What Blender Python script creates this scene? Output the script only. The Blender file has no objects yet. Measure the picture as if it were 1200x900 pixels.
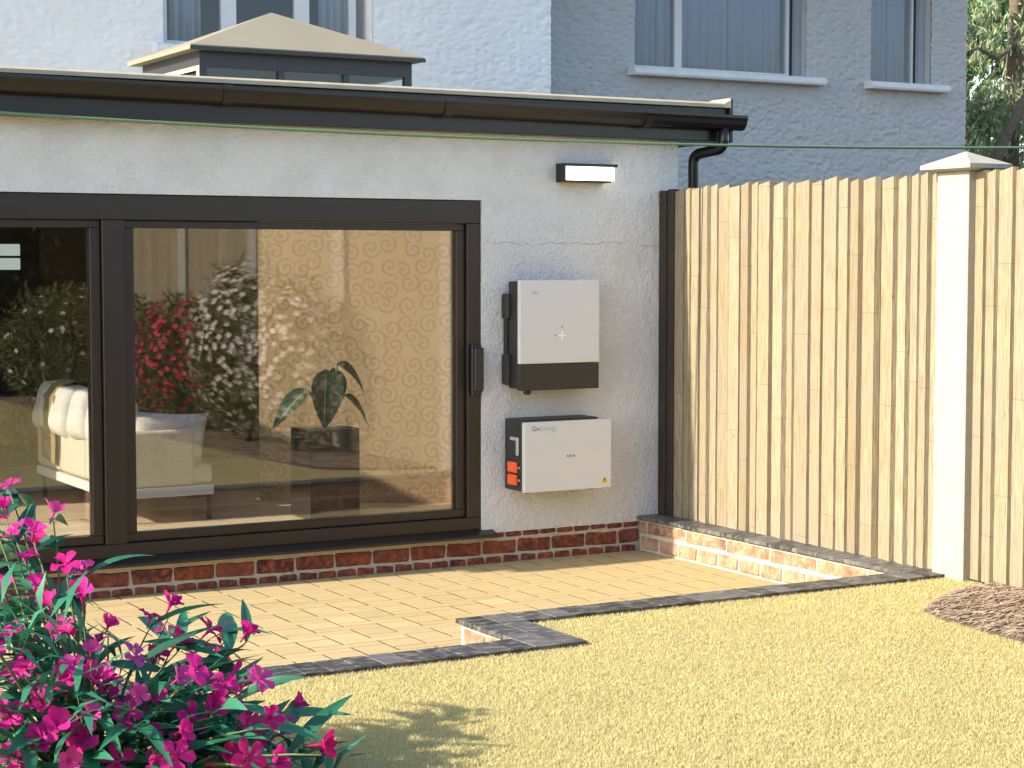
import bpy, bmesh, math, random
import numpy as np
from mathutils import Vector, Matrix, Euler
R = math.radians
random.seed(11); rng = np.random.default_rng(5)
sc = bpy.context.scene
COL = sc.collection

# ---------------------------------------------------------------- camera, sky, sun, exposure
CAM = Vector((-6.846, -10.117, 1.862))
cd = bpy.data.cameras.new('camera'); cam = bpy.data.objects.new('camera', cd); COL.objects.link(cam)
cam.location = CAM
cam.rotation_euler = Euler((R(90 - 3.72), 0, R(-29.536)), 'XYZ')
cd.sensor_width = 36; cd.lens = 2207 / 1200 * 36; cd.clip_start = 0.1; cd.clip_end = 2000
sc.camera = cam

SUN_EL, SUN_AZ = 29.0, 1.9            # azimuth: degrees behind the plane of the rendered wall, from -x
w = bpy.data.worlds.new('World'); sc.world = w; w.use_nodes = True
wn = w.node_tree; bg = wn.nodes['Background']
sky = wn.nodes.new('ShaderNodeTexSky'); sky.sky_type = 'NISHITA'; sky.sun_disc = False
sky.sun_elevation = R(SUN_EL); sky.sun_rotation = R(270 + SUN_AZ)
sky.air_density = 1.0; sky.dust_density = 1.0; sky.ozone_density = 1.0
wn.links.new(sky.outputs[0], bg.inputs[0]); bg.inputs[1].default_value = 0.15
sd = bpy.data.lights.new('sun', 'SUN'); sd.energy = 4.1; sd.angle = R(0.55); sd.color = (1.0, 0.88, 0.70)
sun = bpy.data.objects.new('sun', sd); COL.objects.link(sun)
a = R(SUN_AZ); e = R(SUN_EL)
to_sun = Vector((-math.cos(a) * math.cos(e), math.sin(a) * math.cos(e), math.sin(e)))
sun.rotation_euler = to_sun.to_track_quat('Z', 'Y').to_euler(); sun.location = (-20, 0, 15)
sc.view_settings.view_transform = 'Standard'; sc.view_settings.look = 'None'
sc.view_settings.gamma = 1; sc.view_settings.exposure = 1.4
sc.cycles.use_denoising = True
sc.cycles.transparent_max_bounces = 24; sc.cycles.max_bounces = 10; sc.cycles.diffuse_bounces = 5
sc.cycles.sample_clamp_indirect = 6

# ---------------------------------------------------------------- materials
class NT:
    def __init__(s, name):
        s.m = bpy.data.materials.new(name); s.m.use_nodes = True; s.t = s.m.node_tree
        s.b = s.t.nodes['Principled BSDF']; s.out = s.t.nodes['Material Output']
    def n(s, kind, **kw):
        x = s.t.nodes.new('ShaderNode' + kind)
        for k, v in kw.items():
            if k.startswith('i_'): x.inputs[k[2:].replace('_', ' ')].default_value = v
            else: setattr(x, k, v)
        return x
    def l(s, a, b): s.t.links.new(a, b)
    def pos(s, scale=(1, 1, 1)):
        g = s.n('NewGeometry'); mp = s.n('Mapping'); mp.inputs['Scale'].default_value = scale
        s.l(g.outputs['Position'], mp.inputs['Vector']); return mp.outputs[0]
    def noise(s, sc_, det=5, ro=.6, scale=(1, 1, 1), dist=0):
        x = s.n('TexNoise'); x.inputs['Scale'].default_value = sc_; x.inputs['Detail'].default_value = det
        x.inputs['Roughness'].default_value = ro; x.inputs['Distortion'].default_value = dist
        s.l(s.pos(scale), x.inputs['Vector']); return x.outputs['Fac']
    def ramp(s, fac, stops):
        x = s.n('ValToRGB'); cr = x.color_ramp
        while len(cr.elements) > 1: cr.elements.remove(cr.elements[-1])
        cr.elements[0].position = stops[0][0]; cr.elements[0].color = (*stops[0][1], 1)
        for p, c in stops[1:]:
            el = cr.elements.new(p); el.color = (*c, 1)
        s.l(fac, x.inputs[0]); return x.outputs[0]
    def mix(s, f, a, b, mode='MIX'):
        x = s.n('Mix', data_type='RGBA', blend_type=mode)
        for sock, v in ((x.inputs[0], f), (x.inputs[6], a), (x.inputs[7], b)):
            if isinstance(v, (int, float)): sock.default_value = v
            elif isinstance(v, tuple): sock.default_value = (*v, 1)
            else: s.l(v, sock)
        return x.outputs[2]
    def math(s, op, a, b=0, c=None):
        x = s.n('Math', operation=op)
        for i, v in enumerate((a, b) if c is None else (a, b, c)):
            if isinstance(v, (int, float)): x.inputs[i].default_value = v
            else: s.l(v, x.inputs[i])
        return x.outputs[0]
    def orand(s): return s.n('ObjectInfo').outputs['Random']
    def irand(s): return s.n('NewGeometry').outputs['Random Per Island']
    def bump(s, h, strength=.4, dist=.01):
        x = s.n('Bump'); x.inputs['Strength'].default_value = strength; x.inputs['Distance'].default_value = dist
        s.l(h, x.inputs['Height']); s.l(x.outputs[0], s.b.inputs['Normal']); return x
    def col(s, c):
        if isinstance(c, tuple): s.b.inputs['Base Color'].default_value = (*c, 1)
        else: s.l(c, s.b.inputs['Base Color'])
    def set(s, rough=.6, metal=0., spec=.5):
        s.b.inputs['Roughness'].default_value = rough; s.b.inputs['Metallic'].default_value = metal
        s.b.inputs['Specular IOR Level'].default_value = spec; return s

M = {}
def simple(name, c, rough=.6, metal=0., spec=.5, var=.12, nscale=9., bump=0., bscale=60.):
    t = NT(name); t.set(rough, metal, spec)
    if var:
        f = t.noise(nscale, 4)
        t.col(t.ramp(f, [(.3, tuple(x * (1 - var) for x in c)), (.7, tuple(min(1, x * (1 + var)) for x in c))]))
        rr = t.n('MapRange'); rr.inputs['To Min'].default_value = max(.02, rough - .1); rr.inputs['To Max'].default_value = min(1, rough + .1)
        t.l(f, rr.inputs['Value']); t.l(rr.outputs[0], t.b.inputs['Roughness'])
    else: t.col(c)
    if bump: t.bump(t.noise(bscale, 4), bump, .004)
    M[name] = t.m; return t.m

simple('frame_brown', (.020, .014, .010), .4, var=.08, bump=.03)
simple('frame_black', (.018, .017, .018), .45, var=.1)
simple('gutter_black', (.012, .010, .009), .33, var=.15)
simple('plastic_black', (.022, .021, .018), .5, var=.1)
simple('panel_white', (.60, .60, .595), .38, var=.015, nscale=2)
simple('led_white', (.92, .92, .92), .4, var=0)
simple('silver', (.62, .62, .6), .35, .6, var=.05)
simple('connector_orange', (.85, .12, .015), .45, var=.05)
simple('ink_grey', (.16, .17, .18), .6, var=0)
simple('ink_navy', (.13, .16, .26), .6, var=0)
simple('ink_teal', (.30, .48, .44), .6, var=0)
simple('warn_yellow', (.75, .52, .02), .5, var=0)
simple('ink_black', (.01, .01, .01), .6, var=0)
simple('roof_beige', (.40, .35, .25), .7, var=.1, bump=.1)
simple('lantern_tan', (.235, .205, .145), .7, var=.04, nscale=2)
simple('concrete', (.32, .30, .255), .85, var=.10, nscale=14, bump=.25, bscale=80)
simple('mortar', (.47, .42, .32), .95, var=.15, nscale=30, bump=.5, bscale=90)
simple('slab', (.3, .26, .2), .9)
simple('soil', (.10, .075, .05), .95, var=.3, bump=.5)
simple('cable_green', (.11, .19, .10), .35, var=.05)
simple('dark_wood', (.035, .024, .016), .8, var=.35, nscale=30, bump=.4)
simple('joint_sand', (.055, .038, .02), .95, var=.2, nscale=40)
simple('pole_wood', (.2, .14, .09), .8, var=.2)
simple('room_dark', (.085, .06, .036), .75, var=.1)
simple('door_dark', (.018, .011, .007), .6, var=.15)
simple('ceiling', (.78, .76, .72), .9)
simple('curtain_grey', (.27, .30, .34), .85, var=.05)
simple('curtain_pale', (.42, .43, .44), .9, var=.05)
simple('sill_white', (.60, .61, .61), .75, var=.08, bump=.15)
simple('window_white', (.55, .56, .57), .5, var=.04)
simple('window_dark', (.03, .032, .036), .45, var=.1)
simple('sofa_fabric', (.34, .31, .255), .95, var=.05, nscale=25, bump=.3, bscale=300)
simple('sofa_cushion', (.36, .355, .345), .95, var=.04, bump=.25, bscale=300)
simple('sofa_rail', (.42, .42, .41), .6, var=.03)
simple('blanket', (.17, .125, .07), 1., var=.2, nscale=60, bump=.6, bscale=260)
simple('pot_dark', (.006, .005, .005), .6, var=.1)
simple('stem', (.09, .12, .05), .8, var=.2)
simple('bark', (.13, .095, .065), .95, var=.35, nscale=30, bump=.9, bscale=40)

def m_glass(name, fac, tint=(.93, .94, .92)):
    t = NT(name); t.t.nodes.remove(t.b)
    tr = t.n('BsdfTransparent'); tr.inputs[0].default_value = (*tint, 1)
    gl = t.n('BsdfGlossy'); gl.inputs['Roughness'].default_value = .004
    lw = t.n('LayerWeight'); lw.inputs[0].default_value = .5
    f = t.math('ADD', t.math('MULTIPLY', t.math('POWER', lw.outputs['Facing'], 5.0), .9), fac)
    mx = t.n('MixShader'); t.l(f, mx.inputs[0]); t.l(tr.outputs[0], mx.inputs[1]); t.l(gl.outputs[0], mx.inputs[2])
    t.l(mx.outputs[0], t.out.inputs[0]); M[name] = t.m
m_glass('door_glass', .105, (.96, .96, .95))
m_glass('window_clear', .04, (.97, .97, .96))
m_glass('window_glass', .04, (.84, .86, .90))

def m_render():
    t = NT('wall_render'); t.set(.92, spec=.2)
    f1 = t.noise(2.2, 6, .65); f2 = t.noise(55, 4, .6)
    c = t.ramp(f1, [(.3, (.62, .61, .59)), (.55, (.71, .705, .69)), (.8, (.75, .745, .73))])
    # one hairline crack wandering across the render
    g = t.n('NewGeometry'); sp = t.n('SeparateXYZ'); t.l(g.outputs['Position'], sp.inputs[0])
    wob = t.math('MULTIPLY', t.math('SUBTRACT', t.noise(2.3, 8, .8, (1, 0, .3)), .5), .2)
    d = t.math('ABSOLUTE', t.math('SUBTRACT', t.math('SUBTRACT', sp.outputs[2], 1.975), wob))
    line = t.math('LESS_THAN', d, t.math('MULTIPLY', t.noise(9, 2, .5), .0052))
    gate = t.math('GREATER_THAN', t.noise(3.5, 2, .5, (1, 0, 1)), .44)
    ingr = t.math('GREATER_THAN', sp.outputs[0], -1.3)
    ck = t.math('MULTIPLY', t.math('MULTIPLY', line, gate), ingr)
    c = t.mix(t.math('MULTIPLY', ck, .55), c, (.22, .2, .18))
    pits = t.math('LESS_THAN', t.noise(38, 3, .7), .30)
    c = t.mix(t.math('MULTIPLY', pits, .18), c, (.3, .27, .22))
    t.col(c)
    h = t.math('ADD', t.math('MULTIPLY', f2, .5), t.math('MULTIPLY', t.noise(17, 5, .65), .8))
    t.bump(h, 1.0, .03); M['wall_render'] = t.m
m_render()

def m_stucco(name, c, sx):
    t = NT(name); t.set(.95, spec=.15)
    f = t.noise(1.2, 5); h = t.noise(13, 8, .72, (sx, sx, 2.3), .5)
    cc = t.ramp(f, [(.3, tuple(x * .92 for x in c)), (.7, c)])
    t.col(cc); t.bump(h, .5, .02); M[name] = t.m
m_stucco('stucco_pale', (.75, .745, .73), .85)
m_stucco('stucco_grey', (.43, .432, .43), .8)

def m_brick(name, cs, light):
    t = NT(name); t.set(.9, spec=.25)
    r = t.orand(); c = t.ramp(r, [(i / (len(cs) - 1), x) for i, x in enumerate(cs)])
    f = t.noise(26, 6, .7)
    c = t.mix(t.ramp(f, [(.45, (0, 0, 0)), (.60, (1, 1, 1))]), c, light)
    f3 = t.noise(9, 4, .6)
    c = t.mix(t.ramp(f3, [(.45, (0, 0, 0)), (.75, (.65, .65, .65))]), c, (.045, .03, .03))
    t.col(c); t.bump(t.noise(70, 5, .65), .7, .008); M[name] = t.m
m_brick('brick_red', [(.13, .036, .026), (.20, .055, .032), (.085, .034, .034), (.24, .075, .04), (.11, .04, .04)], (.33, .10, .05))
m_brick('brick_pale', [(.34, .17, .095), (.40, .225, .14), (.31, .145, .085), (.43, .28, .18)], (.45, .30, .2))

def m_paver():
    t = NT('paver'); t.set(.88, spec=.25)
    c = t.ramp(t.orand(), [(0, (.39, .30, .145)), (.35, (.45, .35, .175)), (.7, (.41, .32, .155)), (1, (.49, .39, .21))])
    g = t.noise(12, 5, .6, (1, 5, 1))
    c = t.mix(t.ramp(g, [(.35, (0, 0, 0)), (.75, (.55, .55, .55))]), c, (.33, .25, .12))
    c = t.mix(t.ramp(t.noise(1.3, 3), [(.4, (0, 0, 0)), (.7, (.35, .35, .35))]), c, (.44, .35, .22))
    t.col(c); t.bump(t.noise(60, 5, .65), .4, .006); M['paver'] = t.m
m_paver()

def m_slate():
    t = NT('slate'); t.set(.5, spec=.5)
    c = t.ramp(t.orand(), [(0, (.022, .023, .026)), (.5, (.05, .051, .053)), (1, (.10, .10, .10))])
    c = t.mix(t.ramp(t.noise(14, 5, .65, (1, 2, 1)), [(.47, (0, 0, 0)), (.66, (.75, .75, .75))]), c, (.21, .20, .18))
    t.col(c); t.bump(t.noise(35, 5), .35, .008); M['slate'] = t.m
m_slate()

def m_fence():
    t = NT('fence_wood'); t.set(.85, spec=.2)
    c = t.ramp(t.orand(), [(0, (.235, .195, .125)), (.4, (.305, .26, .17)), (.75, (.27, .24, .165)), (1, (.35, .305, .21))])
    g = t.noise(20, 6, .65, (6, 6, .35), .4)
    c = t.mix(t.ramp(g, [(.42, (0, 0, 0)), (.62, (.85, .85, .85))]), c, (.17, .13, .08))
    b = t.noise(2.3, 4, .6, (1, 1, .7))
    c = t.mix(t.ramp(b, [(.45, (0, 0, 0)), (.7, (.7, .7, .7))]), c, (.225, .20, .155))
    # short end-joints at a random height on each board
    ge = t.n('NewGeometry'); sp = t.n('SeparateXYZ'); t.l(ge.outputs['Position'], sp.inputs[0])
    ph = t.math('ADD', t.math('MULTIPLY', sp.outputs[2], .85), t.math('MULTIPLY', t.orand(), 7.3))
    fr = t.math('FRACT', ph); ln = t.math('LESS_THAN', fr, .0035)
    c = t.mix(t.math('MULTIPLY', ln, .5), c, (.09, .06, .035))
    vo = t.n('TexVoronoi'); vo.inputs['Scale'].default_value = 3.1; t.l(t.pos((4, 4, 1)), vo.inputs['Vector'])
    kn = t.math('LESS_THAN', vo.outputs['Distance'], .045)
    c = t.mix(t.math('MULTIPLY', kn, .7), c, (.10, .06, .03))
    t.col(c); t.bump(g, .5, .006); M['fence_wood'] = t.m
m_fence()

def m_grass():
    t = NT('grass_blade'); t.set(.75, spec=.2)
    c = t.ramp(t.irand(), [(0, (.60, .53, .26)), (.3, (.70, .63, .36)), (.6, (.64, .58, .31)), (.85, (.74, .68, .43)), (1, (.50, .47, .21))])
    big = t.noise(1.6, 4, .6)
    c = t.mix(t.ramp(big, [(.4, (0, 0, 0)), (.75, (.4, .4, .4))]), c, (.54, .51, .26))
    t.col(c)
    t.b.inputs['Subsurface Weight'].default_value = 0
    tr = t.n('BsdfTranslucent'); t.l(c, tr.inputs[0]); mx = t.n('MixShader'); mx.inputs[0].default_value = .55
    t.l(t.b.outputs[0], mx.inputs[1]); t.l(tr.outputs[0], mx.inputs[2]); t.l(mx.outputs[0], t.out.inputs[0])
    M['grass_blade'] = t.m
    t = NT('lawn_soil'); t.set(.95, spec=.1)
    t.col(t.ramp(t.noise(40, 5, .7), [(.3, (.34, .28, .10)), (.7, (.56, .49, .21))])); t.bump(t.noise(90, 4), .8, .02); M['lawn_soil'] = t.m
m_grass()

def m_leaf(name, cs, rough=.5, trans=.25, obj=False, spec=.4):
    t = NT(name); t.set(rough, spec=spec)
    r = t.orand() if obj else t.irand()
    c = t.ramp(r, [(i / (len(cs) - 1), x) for i, x in enumerate(cs)]); t.col(c)
    tr = t.n('BsdfTranslucent'); t.l(c, tr.inputs[0]); mx = t.n('MixShader'); mx.inputs[0].default_value = trans
    t.l(t.b.outputs[0], mx.inputs[1]); t.l(tr.outputs[0], mx.inputs[2]); t.l(mx.outputs[0], t.out.inputs[0]); M[name] = t.m
m_leaf('oleander_leaf', [(.016, .12, .06), (.026, .17, .09), (.045, .22, .12), (.014, .085, .045)], .42, .2, True)
m_leaf('petal_magenta', [(.58, .008, .22), (.74, .03, .33), (.46, .004, .14), (.82, .10, .44)], .6, .42, True, .2)
m_leaf('petal_pink', [(.62, .03, .10), (.72, .08, .16), (.55, .02, .07)], .6, .3)
m_leaf('petal_white', [(.75, .68, .6), (.8, .76, .7), (.78, .62, .6)], .6, .3)
m_leaf('bush_leaf', [(.06, .09, .025), (.12, .15, .05), (.19, .21, .08), (.09, .115, .035)], .55, .25)
m_leaf('conifer_leaf', [(.11, .20, .07), (.22, .32, .13), (.40, .46, .27), (.14, .23, .08), (.50, .54, .37), (.13, .22, .08), (.38, .16, .07)], .6, .3)
m_leaf('back_leaf', [(.05, .11, .04), (.10, .19, .07), (.18, .28, .12), (.07, .14, .05)], .6, .25)
m_leaf('hedge_leaf', [(.012, .018, .008), (.02, .03, .012), (.016, .022, .01)], .6, .1)
m_leaf('bark_chip', [(.42, .315, .22), (.35, .25, .17), (.50, .40, .31), (.29, .20, .135), (.44, .35, .265)], .9, 0)

def m_pot_leaf():
    t = NT('alocasia_leaf'); t.set(.5, spec=.35)
    uv = t.n('UVMap').outputs[0]; sp = t.n('SeparateXYZ'); t.l(uv, sp.inputs[0])
    u = t.math('ABSOLUTE', t.math('SUBTRACT', sp.outputs[0], .5))
    mid = t.math('LESS_THAN', u, .022)
    v = t.math('FRACT', t.math('ADD', t.math('MULTIPLY', sp.outputs[1], 6), t.math('MULTIPLY', u, -4.)))
    ribs = t.math('LESS_THAN', v, .07)
    c = t.mix(t.math('MAXIMUM', mid, t.math('MULTIPLY', ribs, .4)), (.006, .024, .009), (.16, .19, .08))
    t.col(c); M['alocasia_leaf'] = t.m
m_pot_leaf()

def m_wallpaper():
    t = NT('wallpaper'); t.set(.8, spec=.3)
    g = t.n('NewGeometry'); sx = t.n('SeparateXYZ'); t.l(g.outputs['Position'], sx.inputs[0])
    cb = t.n('CombineXYZ'); t.l(t.math('SUBTRACT', t.math('MULTIPLY', sx.outputs[0], .844), t.math('MULTIPLY', sx.outputs[1], .537)), cb.inputs[0]); t.l(sx.outputs[2], cb.inputs[1])
    S = 8.4
    vm = t.n('VectorMath', operation='SCALE'); t.l(cb.outputs[0], vm.inputs[0]); vm.inputs['Scale'].default_value = S
    vo = t.n('TexVoronoi', voronoi_dimensions='2D'); vo.inputs['Scale'].default_value = 1; vo.inputs['Randomness'].default_value = .65
    t.l(vm.outputs[0], vo.inputs['Vector'])
    df = t.n('VectorMath', operation='SUBTRACT'); t.l(vm.outputs[0], df.inputs[0]); t.l(vo.outputs['Position'], df.inputs[1])
    s2 = t.n('SeparateXYZ'); t.l(df.outputs[0], s2.inputs[0])
    th = t.math('ARCTAN2', s2.outputs[1], s2.outputs[0]); r = vo.outputs['Distance']
    sc3 = t.n('SeparateColor'); t.l(vo.outputs['Color'], sc3.inputs[0])
    sgn = t.math('SUBTRACT', t.math('MULTIPLY', t.math('GREATER_THAN', sc3.outputs[0], .5), 2), 1)
    ph = t.math('ADD', t.math('ADD', t.math('MULTIPLY', th, sgn), t.math('MULTIPLY', r, 19)), t.math('MULTIPLY', sc3.outputs[1], 6.28))
    sv = t.math('SINE', ph)
    mask = t.math('MULTIPLY', t.math('GREATER_THAN', sv, .35), t.math('LESS_THAN', r, .56))
    c = t.mix(mask, (.225, .165, .095), (.145, .10, .055))
    c = t.mix(.25, c, t.ramp(t.noise(60, 3), [(.3, (.15, .105, .055)), (.7, (.25, .185, .11))]))
    t.col(c); M['wallpaper'] = t.m
m_wallpaper()

def m_floor():
    t = NT('floor_board'); t.set(.3, spec=.5)
    c = t.ramp(t.orand(), [(0, (.40, .31, .20)), (.5, (.46, .36, .24)), (1, (.52, .42, .29))])
    c = t.mix(t.ramp(t.noise(9, 6, .65, (1, 8, 1)), [(.4, (0, 0, 0)), (.7, (.6, .6, .6))]), c, (.33, .25, .16))
    t.col(c); M['floor_board'] = t.m
m_floor()
def m_lamp():
    t = NT('lamp_diffuser'); t.set(.5); t.col((.85, .83, .78))
    t.b.inputs['Emission Color'].default_value = (1, .95, .86, 1); t.b.inputs['Emission Strength'].default_value = 1.6
    M['lamp_diffuser'] = t.m
m_lamp()
def m_hall_pane_glow():  # weak emission stands in for daylight in the hall door panes
    t = NT('hall_pane_glow'); t.set(.3); t.col((.5, .58, .56)); t.b.inputs['Emission Color'].default_value = (.75, .9, .86, 1)
    t.b.inputs['Emission Strength'].default_value = .22; M['hall_pane_glow'] = t.m
m_hall_pane_glow()

# ---------------------------------------------------------------- builders
def link(name, me, mat=None, parent=None):
    o = bpy.data.objects.new(name, me); COL.objects.link(o)
    if mat and me is not None and not me.materials: me.materials.append(M[mat])
    if parent is not None: o.parent = parent
    return o
def tag(o, label=None, cat=None, group=None, kind=None):
    if label: o['label'] = label
    if cat: o['category'] = cat
    if group: o['group'] = group
    if kind: o['kind'] = kind
    return o
def empty(name, loc, label, cat, group=None, rz=0):
    o = bpy.data.objects.new(name, None); COL.objects.link(o); o.location = loc; o.rotation_euler.z = rz
    o.empty_display_size = .1
    return tag(o, label, cat, group)
class MB:
    def __init__(s, off=(0, 0, 0)): s.bm = bmesh.new(); s.off = Vector(off)
    def box(s, x0, x1, y0, y1, z0, z1, bev=0, seg=1, rot=None):
        c = Vector(((x0 + x1) / 2, (y0 + y1) / 2, (z0 + z1) / 2)) - s.off
        mt = Matrix.Translation(c) @ (rot.to_4x4() if rot is not None else Matrix()) @ Matrix.Diagonal((abs(x1 - x0), abs(y1 - y0), abs(z1 - z0), 1))
        r = bmesh.ops.create_cube(s.bm, size=1, matrix=mt)
        if bev:
            es = set(e for v in r['verts'] for e in v.link_edges)
            bmesh.ops.bevel(s.bm, geom=list(es), offset=bev, segments=seg, affect='EDGES', profile=.5)
        return s
    def tube(s, pts, rad, n=8, caps=True):
        pts = [Vector(p) - s.off for p in pts]; rads = rad if hasattr(rad, '__len__') else [rad] * len(pts)
        rings = []
        up = Vector((0, 0, 1))
        for i, p in enumerate(pts):
            d = (pts[min(i + 1, len(pts) - 1)] - pts[max(i - 1, 0)]).normalized()
            if abs(d.dot(up)) > .95: up = Vector((1, 0, 0)) if abs(d.x) < .9 else Vector((0, 1, 0))
            a_ = d.cross(up).normalized(); b_ = a_.cross(d).normalized(); up = b_
            rings.append([s.bm.verts.new(p + (a_ * math.cos(2 * math.pi * k / n) + b_ * math.sin(2 * math.pi * k / n)) * rads[i]) for k in range(n)])
        for r0, r1 in zip(rings, rings[1:]):
            for k in range(n): s.bm.faces.new((r0[k], r0[(k + 1) % n], r1[(k + 1) % n], r1[k]))
        if caps: s.bm.faces.new(rings[0][::-1]); s.bm.faces.new(rings[-1])
        return s
    def prism(s, poly, axis, h0, h1):
        # poly: 2D list in the two axes other than `axis`
        def P(u, v, h): return Vector({'x': (h, u, v), 'y': (u, h, v), 'z': (u, v, h)}[axis]) - s.off
        A = [s.bm.verts.new(P(u, v, h0)) for u, v in poly]; B = [s.bm.verts.new(P(u, v, h1)) for u, v in poly]
        n = len(poly)
        for i in range(n): s.bm.faces.new((A[i], A[(i + 1) % n], B[(i + 1) % n], B[i]))
        s.bm.faces.new(A[::-1]); s.bm.faces.new(B); return s
    def poly(s, pts, faces):
        V = [s.bm.verts.new(Vector(p) - s.off) for p in pts]
        for f in faces: s.bm.faces.new([V[i] for i in f])
        return s
    def mesh(s, name, smooth=False):
        bmesh.ops.recalc_face_normals(s.bm, faces=s.bm.faces)
        me = bpy.data.meshes.new(name); s.bm.to_mesh(me); s.bm.free()
        if smooth:
            me.polygons.foreach_set('use_smooth', [True] * len(me.polygons)); 
        return me
    def build(s, name, mat, parent=None, smooth=False):
        o = link(name, s.mesh(name, smooth), mat, parent)
        if parent is None: o.location = s.off
        elif s.off.length: o.location = s.off
        return o
def rough_block(w_, d_, h_, bev, jit, seed):
    rr = random.Random(seed); b = MB(); b.box(-w_ / 2, w_ / 2, -d_ / 2, d_ / 2, -h_ / 2, h_ / 2, bev)
    for v in b.bm.verts: v.co += Vector((rr.uniform(-jit, jit), rr.uniform(-jit, jit), rr.uniform(-jit, jit)))
    return b.mesh('block')
def at(o, loc, rz=0):
    o.location = loc; o.rotation_euler.z = rz; return o
def np_mesh(name, V, faces_flat, loop_tot, mat, parent=None):
    me = bpy.data.meshes.new(name); me.vertices.add(len(V)); me.vertices.foreach_set('co', V.astype(np.float32).ravel())
    ls = np.concatenate([[0], np.cumsum(loop_tot)[:-1]])
    me.loops.add(len(faces_flat)); me.loops.foreach_set('vertex_index', faces_flat.astype(np.int32))
    me.polygons.add(len(loop_tot)); me.polygons.foreach_set('loop_start', ls.astype(np.int32)); me.polygons.foreach_set('loop_total', loop_tot.astype(np.int32))
    me.update(calc_edges=True); me.validate()
    return link(name, me, mat, parent)
def unit(v): return v / np.maximum(np.linalg.norm(v, axis=-1, keepdims=True), 1e-9)
def leaf_mesh(name, P, D, N, L, W, mat, parent=None, bend=.15):
    """many pointed leaves (4 tris each): P base, D direction, N normal, L length, W width"""
    D = unit(D); S = unit(np.cross(D, N)); N = np.cross(S, D); L = L[:, None]; W = W[:, None]
    m = P + D * L * .45 + N * L * bend
    V = np.stack([P, m - S * W / 2, m + S * W / 2, m, P + D * L], 1).reshape(-1, 3)
    n = len(P); b = (np.arange(n) * 5)[:, None]
    F = np.concatenate([b + np.array([[0, 3, 1]]), b + np.array([[0, 2, 3]]), b + np.array([[1, 3, 4]]), b + np.array([[3, 2, 4]])], 1).ravel()
    return np_mesh(name, V, F, np.full(n * 4, 3), mat, parent)

# ---------------------------------------------------------------- ground, lawn, mulch
ZL, ZC = .205, .227
g = MB().box(-150, 150, -150, 150, -.4, -.06).build('ground', 'soil'); tag(g, 'bare soil ground under the garden and the houses', kind='structure')
lw = MB()
lw.box(-2.60, -.02, -3.285, -2.735, -.05, ZL).box(-14, -.02, -13.6, -3.285, -.05, ZL)
lawn = lw.build('lawn', 'lawn_soil'); tag(lawn, 'straw yellow lawn ground beside the sunken patio', kind='structure')
BED = [(-.80, -3.40), (-.62, -3.28), (-.30, -3.10), (-.03, -3.06), (-.03, -12.4), (-1.15, -12.4), (-1.02, -6.0), (-.95, -4.3), (-.86, -3.55)]
bed = MB().prism(BED, 'z', ZL - .03, ZL + .014).build('mulch_bed', 'soil'); tag(bed, 'brown mulch bed along the foot of the wooden fence', kind='structure')
def in_poly(x, y, poly):
    ins = np.zeros(len(x), bool); j = len(poly) - 1
    for i in range(len(poly)):
        xi, yi = poly[i]; xj, yj = poly[j]
        c = ((yi > y) != (yj > y)) & (x < (xj - xi) * (y - yi) / (yj - yi + 1e-12) + xi); ins ^= c; j = i
    return ins
def grass(n, x0, x1, y0, y1, h0, h1, wd, keep=None):
    x = rng.uniform(x0, x1, n); y = rng.uniform(y0, y1, n)
    ok = ~in_poly(x, y, BED) & ((y < -3.285) | (x > -2.585)) & (y < -2.74)
    if keep is not None: ok &= keep(x, y)
    x, y = x[ok], y[ok]; n = len(x); an = rng.uniform(0, 2 * np.pi, n); h = rng.uniform(h0, h1, n); ln = rng.uniform(.1, .9, n) * h
    la = rng.uniform(0, 2 * np.pi, n); wv = np.stack([np.cos(an), np.sin(an), 0 * an], 1) * (wd * rng.uniform(.6, 1.3, n))[:, None]
    lean = np.stack([np.cos(la) * ln, np.sin(la) * ln, 0 * an], 1); P = np.stack([x, y, np.full(n, ZL - .003)], 1)
    up = np.stack([0 * h, 0 * h, h], 1)
    V = np.stack([P - wv / 2, P + wv / 2, P + wv * .4 + up * .6 + lean * .35, P - wv * .4 + up * .6 + lean * .35, P + up * .95 + lean], 1).reshape(-1, 3)
    b = (np.arange(n) * 5)[:, None]
    F = np.concatenate([b + np.array([[0, 1, 2, 3]]), b + np.array([[3, 2, 4]])], 1).ravel()
    return V, F, np.tile([4, 3], n)
fx, fy = math.sin(R(29.536)), math.cos(R(29.536))
def in_view(x, y):
    dx, dy = x - CAM.x, y - CAM.y; z = dx * fx + dy * fy; s_ = dx * fy - dy * fx
    return (z > 3) & (np.abs(s_) / z < .30)
G1 = grass(800000, -6.2, -.02, -6.6, -2.74, .008, .021, .0036, lambda x, y: in_view(x, y) & ((x - CAM.x) * fx + (y - CAM.y) * fy > 5.6))
G2 = grass(60000, -6.5, -.4, -12.5, -3.3, .03, .055, .011, lambda x, y: ~(in_view(x, y) & ((x - CAM.x) * fx + (y - CAM.y) * fy > 5.6)))
V = np.concatenate([G1[0], G2[0]]); F = np.concatenate([G1[1], G2[1] + len(G1[0])]); T = np.concatenate([G1[2], G2[2]])
tag(np_mesh('grass', V, F, T, 'grass_blade'), 'short straw yellow grass of the lawn', 'grass', kind='stuff')
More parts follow.
